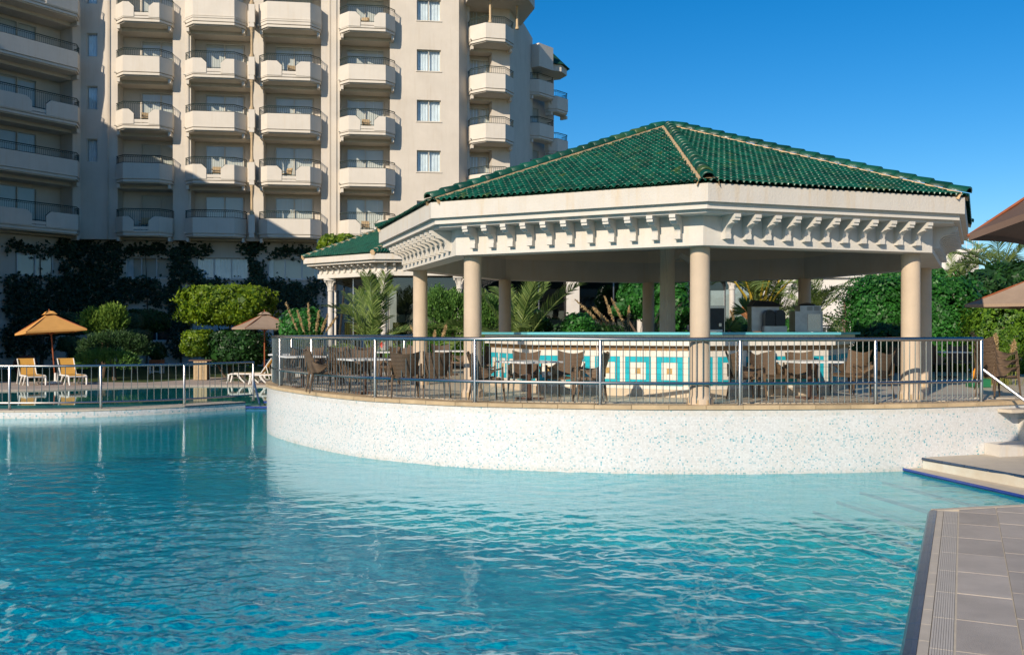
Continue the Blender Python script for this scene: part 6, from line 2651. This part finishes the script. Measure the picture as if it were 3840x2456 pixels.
plumes('tall_grass', 'dry golden grass clump at the right edge behind the stacked chairs', 'tall grass', (PX(3745, 21.5), 21.5, T), 3, 1.1, 0.4, 15, 0.15, 240)
plumes('tall_grass', 'single leaning grass plume left of the palm trunk behind the bar', 'pampas grass', (PX(2770, 31), 31, T), 2, 1.9, 0.4, 16, 0.6, 30)

palm((PX(1392, 33.5), 33.5, T), 'small date palm with arching fronds in front of the pavilion glass', 0.30, 0.16, 16, 2.6, (0, 360), (25, 85), seed=3)
palm((PX(1935, 31.5), 31.5, T), 'leafy date palm behind the left part of the bar with fronds arching right', 0.3, 0.18, 20, 3.1, (0, 360), (15, 75), seed=5)
palm((PX(2845, 33.0), 33.0, T), 'thick date palm trunk with orange leaf bases behind the steel machine', 2.1, 0.36, 20, 2.6, (0, 360), (45, 80), petioles=True, seed=8)
palm((PX(2925, 42.0), 42.0, T), 'slim palm with thin trunk in front of the low white building', 1.55, 0.16, 20, 2.4, (0, 360), (15, 85), seed=9)
palm((PX(3065, 40.0), 40.0, T), 'drooping palm hidden behind the back gazebo column', 1.9, 0.17, 22, 2.6, (0, 360), (0, 75), seed=10)
palm((PX(3270, 44.0), 44.0, T), 'palm rising at the left end of the tall hedge', 2.4, 0.18, 20, 2.6, (0, 360), (5, 80), seed=12)
palm((PX(3560, 46.0), 46.0, T), 'small palm crown above the hedge right of the gazebo', 3.0, 0.18, 22, 2.3, (0, 360), (5, 75), seed=13)
palm((PX(3752, 37.0), 37.0, T), 'large palm reaching over the hedge at the right edge of the view', 3.5, 0.22, 24, 2.6, (0, 360), (-5, 55), seed=14)

cf = thing('bushy_conifer', 'bushy feathery conifer between the two left gazebo columns', 'conifer', (PX(1700, 32.5), 32.5, T))
m = MB()
m.tube([cf.location, Vector(P(1700, 1130, 32.5))], [.1, .03], 6)
m.build('trunk', M['bark'], cf)
for (px, py, rx, rz_) in ((1640, 1170, .35, .75), (1700, 1190, .55, .8), (1775, 1170, .4, .75), (1830, 1200, .55, .7), (1720, 1260, 1.2, .45)):
    sprays('crown', P(px, py, 32.5), (rx, .55, rz_), 420, M['thuja'], cf, 0.34, 1.3)
shrub('low_hedge', 'low bright green hedge seen through the left railing', 'hedge', (PX(1560, 30.8), 30.8, T), [B(1390, 1500, 1320, 1352, 31.2, .5), B(1500, 1900, 1278, 1355, 31.0, .6)], M['hedge_yellow'], 0.08, 330, depth=0.2, p=5)
fl = thing('red_flower', 'single red flower in the low hedge seen through the railing', 'flower', (PX(1430, 30.4), 30.4, T))
x, y, z = P(1430, 1293, 30.4)
m = MB()
for i in range(5):
    a = i * 2 * PI / 5
    m.add([(x, y, z), (x + .07 * math.cos(a - .5), y - .03, z + .07 * math.sin(a - .5)), (x + .11 * math.cos(a), y - .05, z + .11 * math.sin(a)), (x + .07 * math.cos(a + .5), y - .03, z + .07 * math.sin(a + .5))], [(0, 1, 2, 3)])
m.build('petals', M['red_flower'], fl)
MB().tube([(x, y, T), (x, y, z)], 0.01, 4).build('stem', M['reed'], fl)
shrub('dark_bush', 'dark open bush with palm fronds behind the bar left of the round bush', 'bush', (PX(2010, 32), 32, T), [B(1950, 2060, 1150, 1260, 32.5, .8)], M['dark_leaf'], 0.1, 200, depth=0.5, lump=0.3, p=2.2)
shrub('round_bush', 'dense green bush in front of the white square pillar', 'bush', (PX(2175, 32), 32, T), [B(2105, 2235, 1172, 1290, 32.5, .8)], M['hedge'], 0.1, 300, depth=0.25, lump=0.12, p=2.6)
shrub('leafy_tree', 'dark leafy tree behind the fluted column under the gazebo roof', 'tree', (PX(2440, 35), 35, T), [B(2310, 2480, 1040, 1200, 35.5, .9), B(2440, 2590, 1045, 1260, 35.2, .9), B(2290, 2380, 1140, 1190, 35, .5)], M['hedge'], 0.14, 170, depth=0.5, lump=0.25, p=2.4)
shrub('garden_shrub', 'green shrub beside the white pavilion column behind the bar', 'bush', (PX(2755, 31), 31, T), [B(2715, 2815, 1185, 1290, 31.5, .6)], M['dark_leaf'], 0.1, 260, depth=0.4, lump=0.2, p=2.3)
t = thing('fan_palm', 'low spiky fan palm tuft behind the bar between the two machines at the left', 'palm tree', (PX(2730, 29.0), 29.0, T))
Q = []
for s_, (px, py, r_) in enumerate(((2735, 1235, .45), (2800, 1170, .55))):
    c_ = np.array(P(px, py, 29.0))
    for i in range(90):
        a = rng.uniform(-0.3, PI + .3)
        b = rng.uniform(-.8, .8)
        d = np.array([math.cos(a) * math.cos(b), math.sin(b), math.sin(a) * math.cos(b)])
        w = np.cross(d, [0, 1, 0.2]) * 0.02
        e = c_ + d * r_
        Q.append([c_ - w * .3, c_ + d * r_ * .6 - w, e, c_ + d * r_ * .6 + w])
put('fan_leaves', quads_mesh('fan_leaves', np.array(Q) - np.array(root_off(t)), M['frond']), t)
MB().tube([t.location, Vector(P(2735, 1235, 29.0))], [.08, .05], 6).build('trunk', M['bark'], t)
shrub('low_green_hedge', 'clipped green hedge seen between the two steel machines on the bar', 'hedge', (PX(2950, 33), 33, T), [B(2915, 2990, 1198, 1290, 33, .6)], M['hedge'], 0.1, 260, depth=0.2, p=4)
shrub('wild_tree', 'thin brownish green tree left of the tall hedge', 'tree', (PX(3170, 31), 31, T), [B(3090, 3230, 1110, 1280, 31.5, .9), B(3130, 3200, 1090, 1150, 31.5, .6)], M['dark_leaf'], 0.09, 75, core=False, depth=0.8, lump=0.3, p=2)
shrub('low_shade_hedge', 'dark low hedge in shade at the foot of the tall hedge', 'hedge', (PX(3300, 27.5), 27.5, T), [B(3230, 3470, 1215, 1385, 28.0, .6)], M['dark_leaf'], 0.1, 260, depth=0.2, p=5)
# tall hedge
th_ = [B(3196, 3420, 1040, 1400, 30.0, .9), B(3380, 3660, 1046, 1400, 29.0, .9)]
shrub('tall_hedge', 'tall dense green clipped hedge behind the right gazebo columns', 'hedge', (PX(3400, 30), 30, T), th_, M['hedge'], 0.11, 420, depth=0.12, lump=0.05, p=7)
shrub('yellow_hedge', 'yellow green small leaved hedge at the right edge behind the parasol tip', 'hedge', (PX(3720, 27), 27, T), [B(3630, 3900, 1128, 1420, 27.5, .9)], M['hedge_yellow'], 0.075, 420, depth=0.15, lump=0.08, p=6)
shrub('broadleaf_tree', 'dark broadleaf tree above the hedge at the right edge', 'tree', (PX(3720, 33), 33, T), [B(3610, 3780, 1010, 1130, 33, 1.2), B(3690, 3900, 985, 1120, 34, 1.2)], M['dark_leaf'], 0.16, 150, depth=0.5, lump=0.25, p=2.3)
shrub('broadleaf_tree', 'dark green tree top over the hedge between the right gazebo columns', 'tree', (PX(3430, 36), 36, T), [B(3310, 3470, 1005, 1080, 36, 1.2), B(3470, 3530, 1008, 1060, 36, .8)], M['hedge'], 0.15, 150, depth=0.5, lump=0.2, p=2.5)
# background planting so that no bare horizon shows
shrub('background_hedge', 'dark hedge line closing the garden behind the bar', 'hedge', (PX(2600, 36.5), 36.5, T), [B(2000, 2330, 1215, 1290, 36.6, .5)], M['dark_leaf'], 0.13, 160, depth=0.2, p=6)
shrub('background_hedge', 'dark hedge beyond the lawn at the far right', 'hedge', (34, 50, T), [((37, 50, 2.6), (12, 1, 1.8))], M['dark_leaf'], 0.22, 45, depth=0.2, p=7)
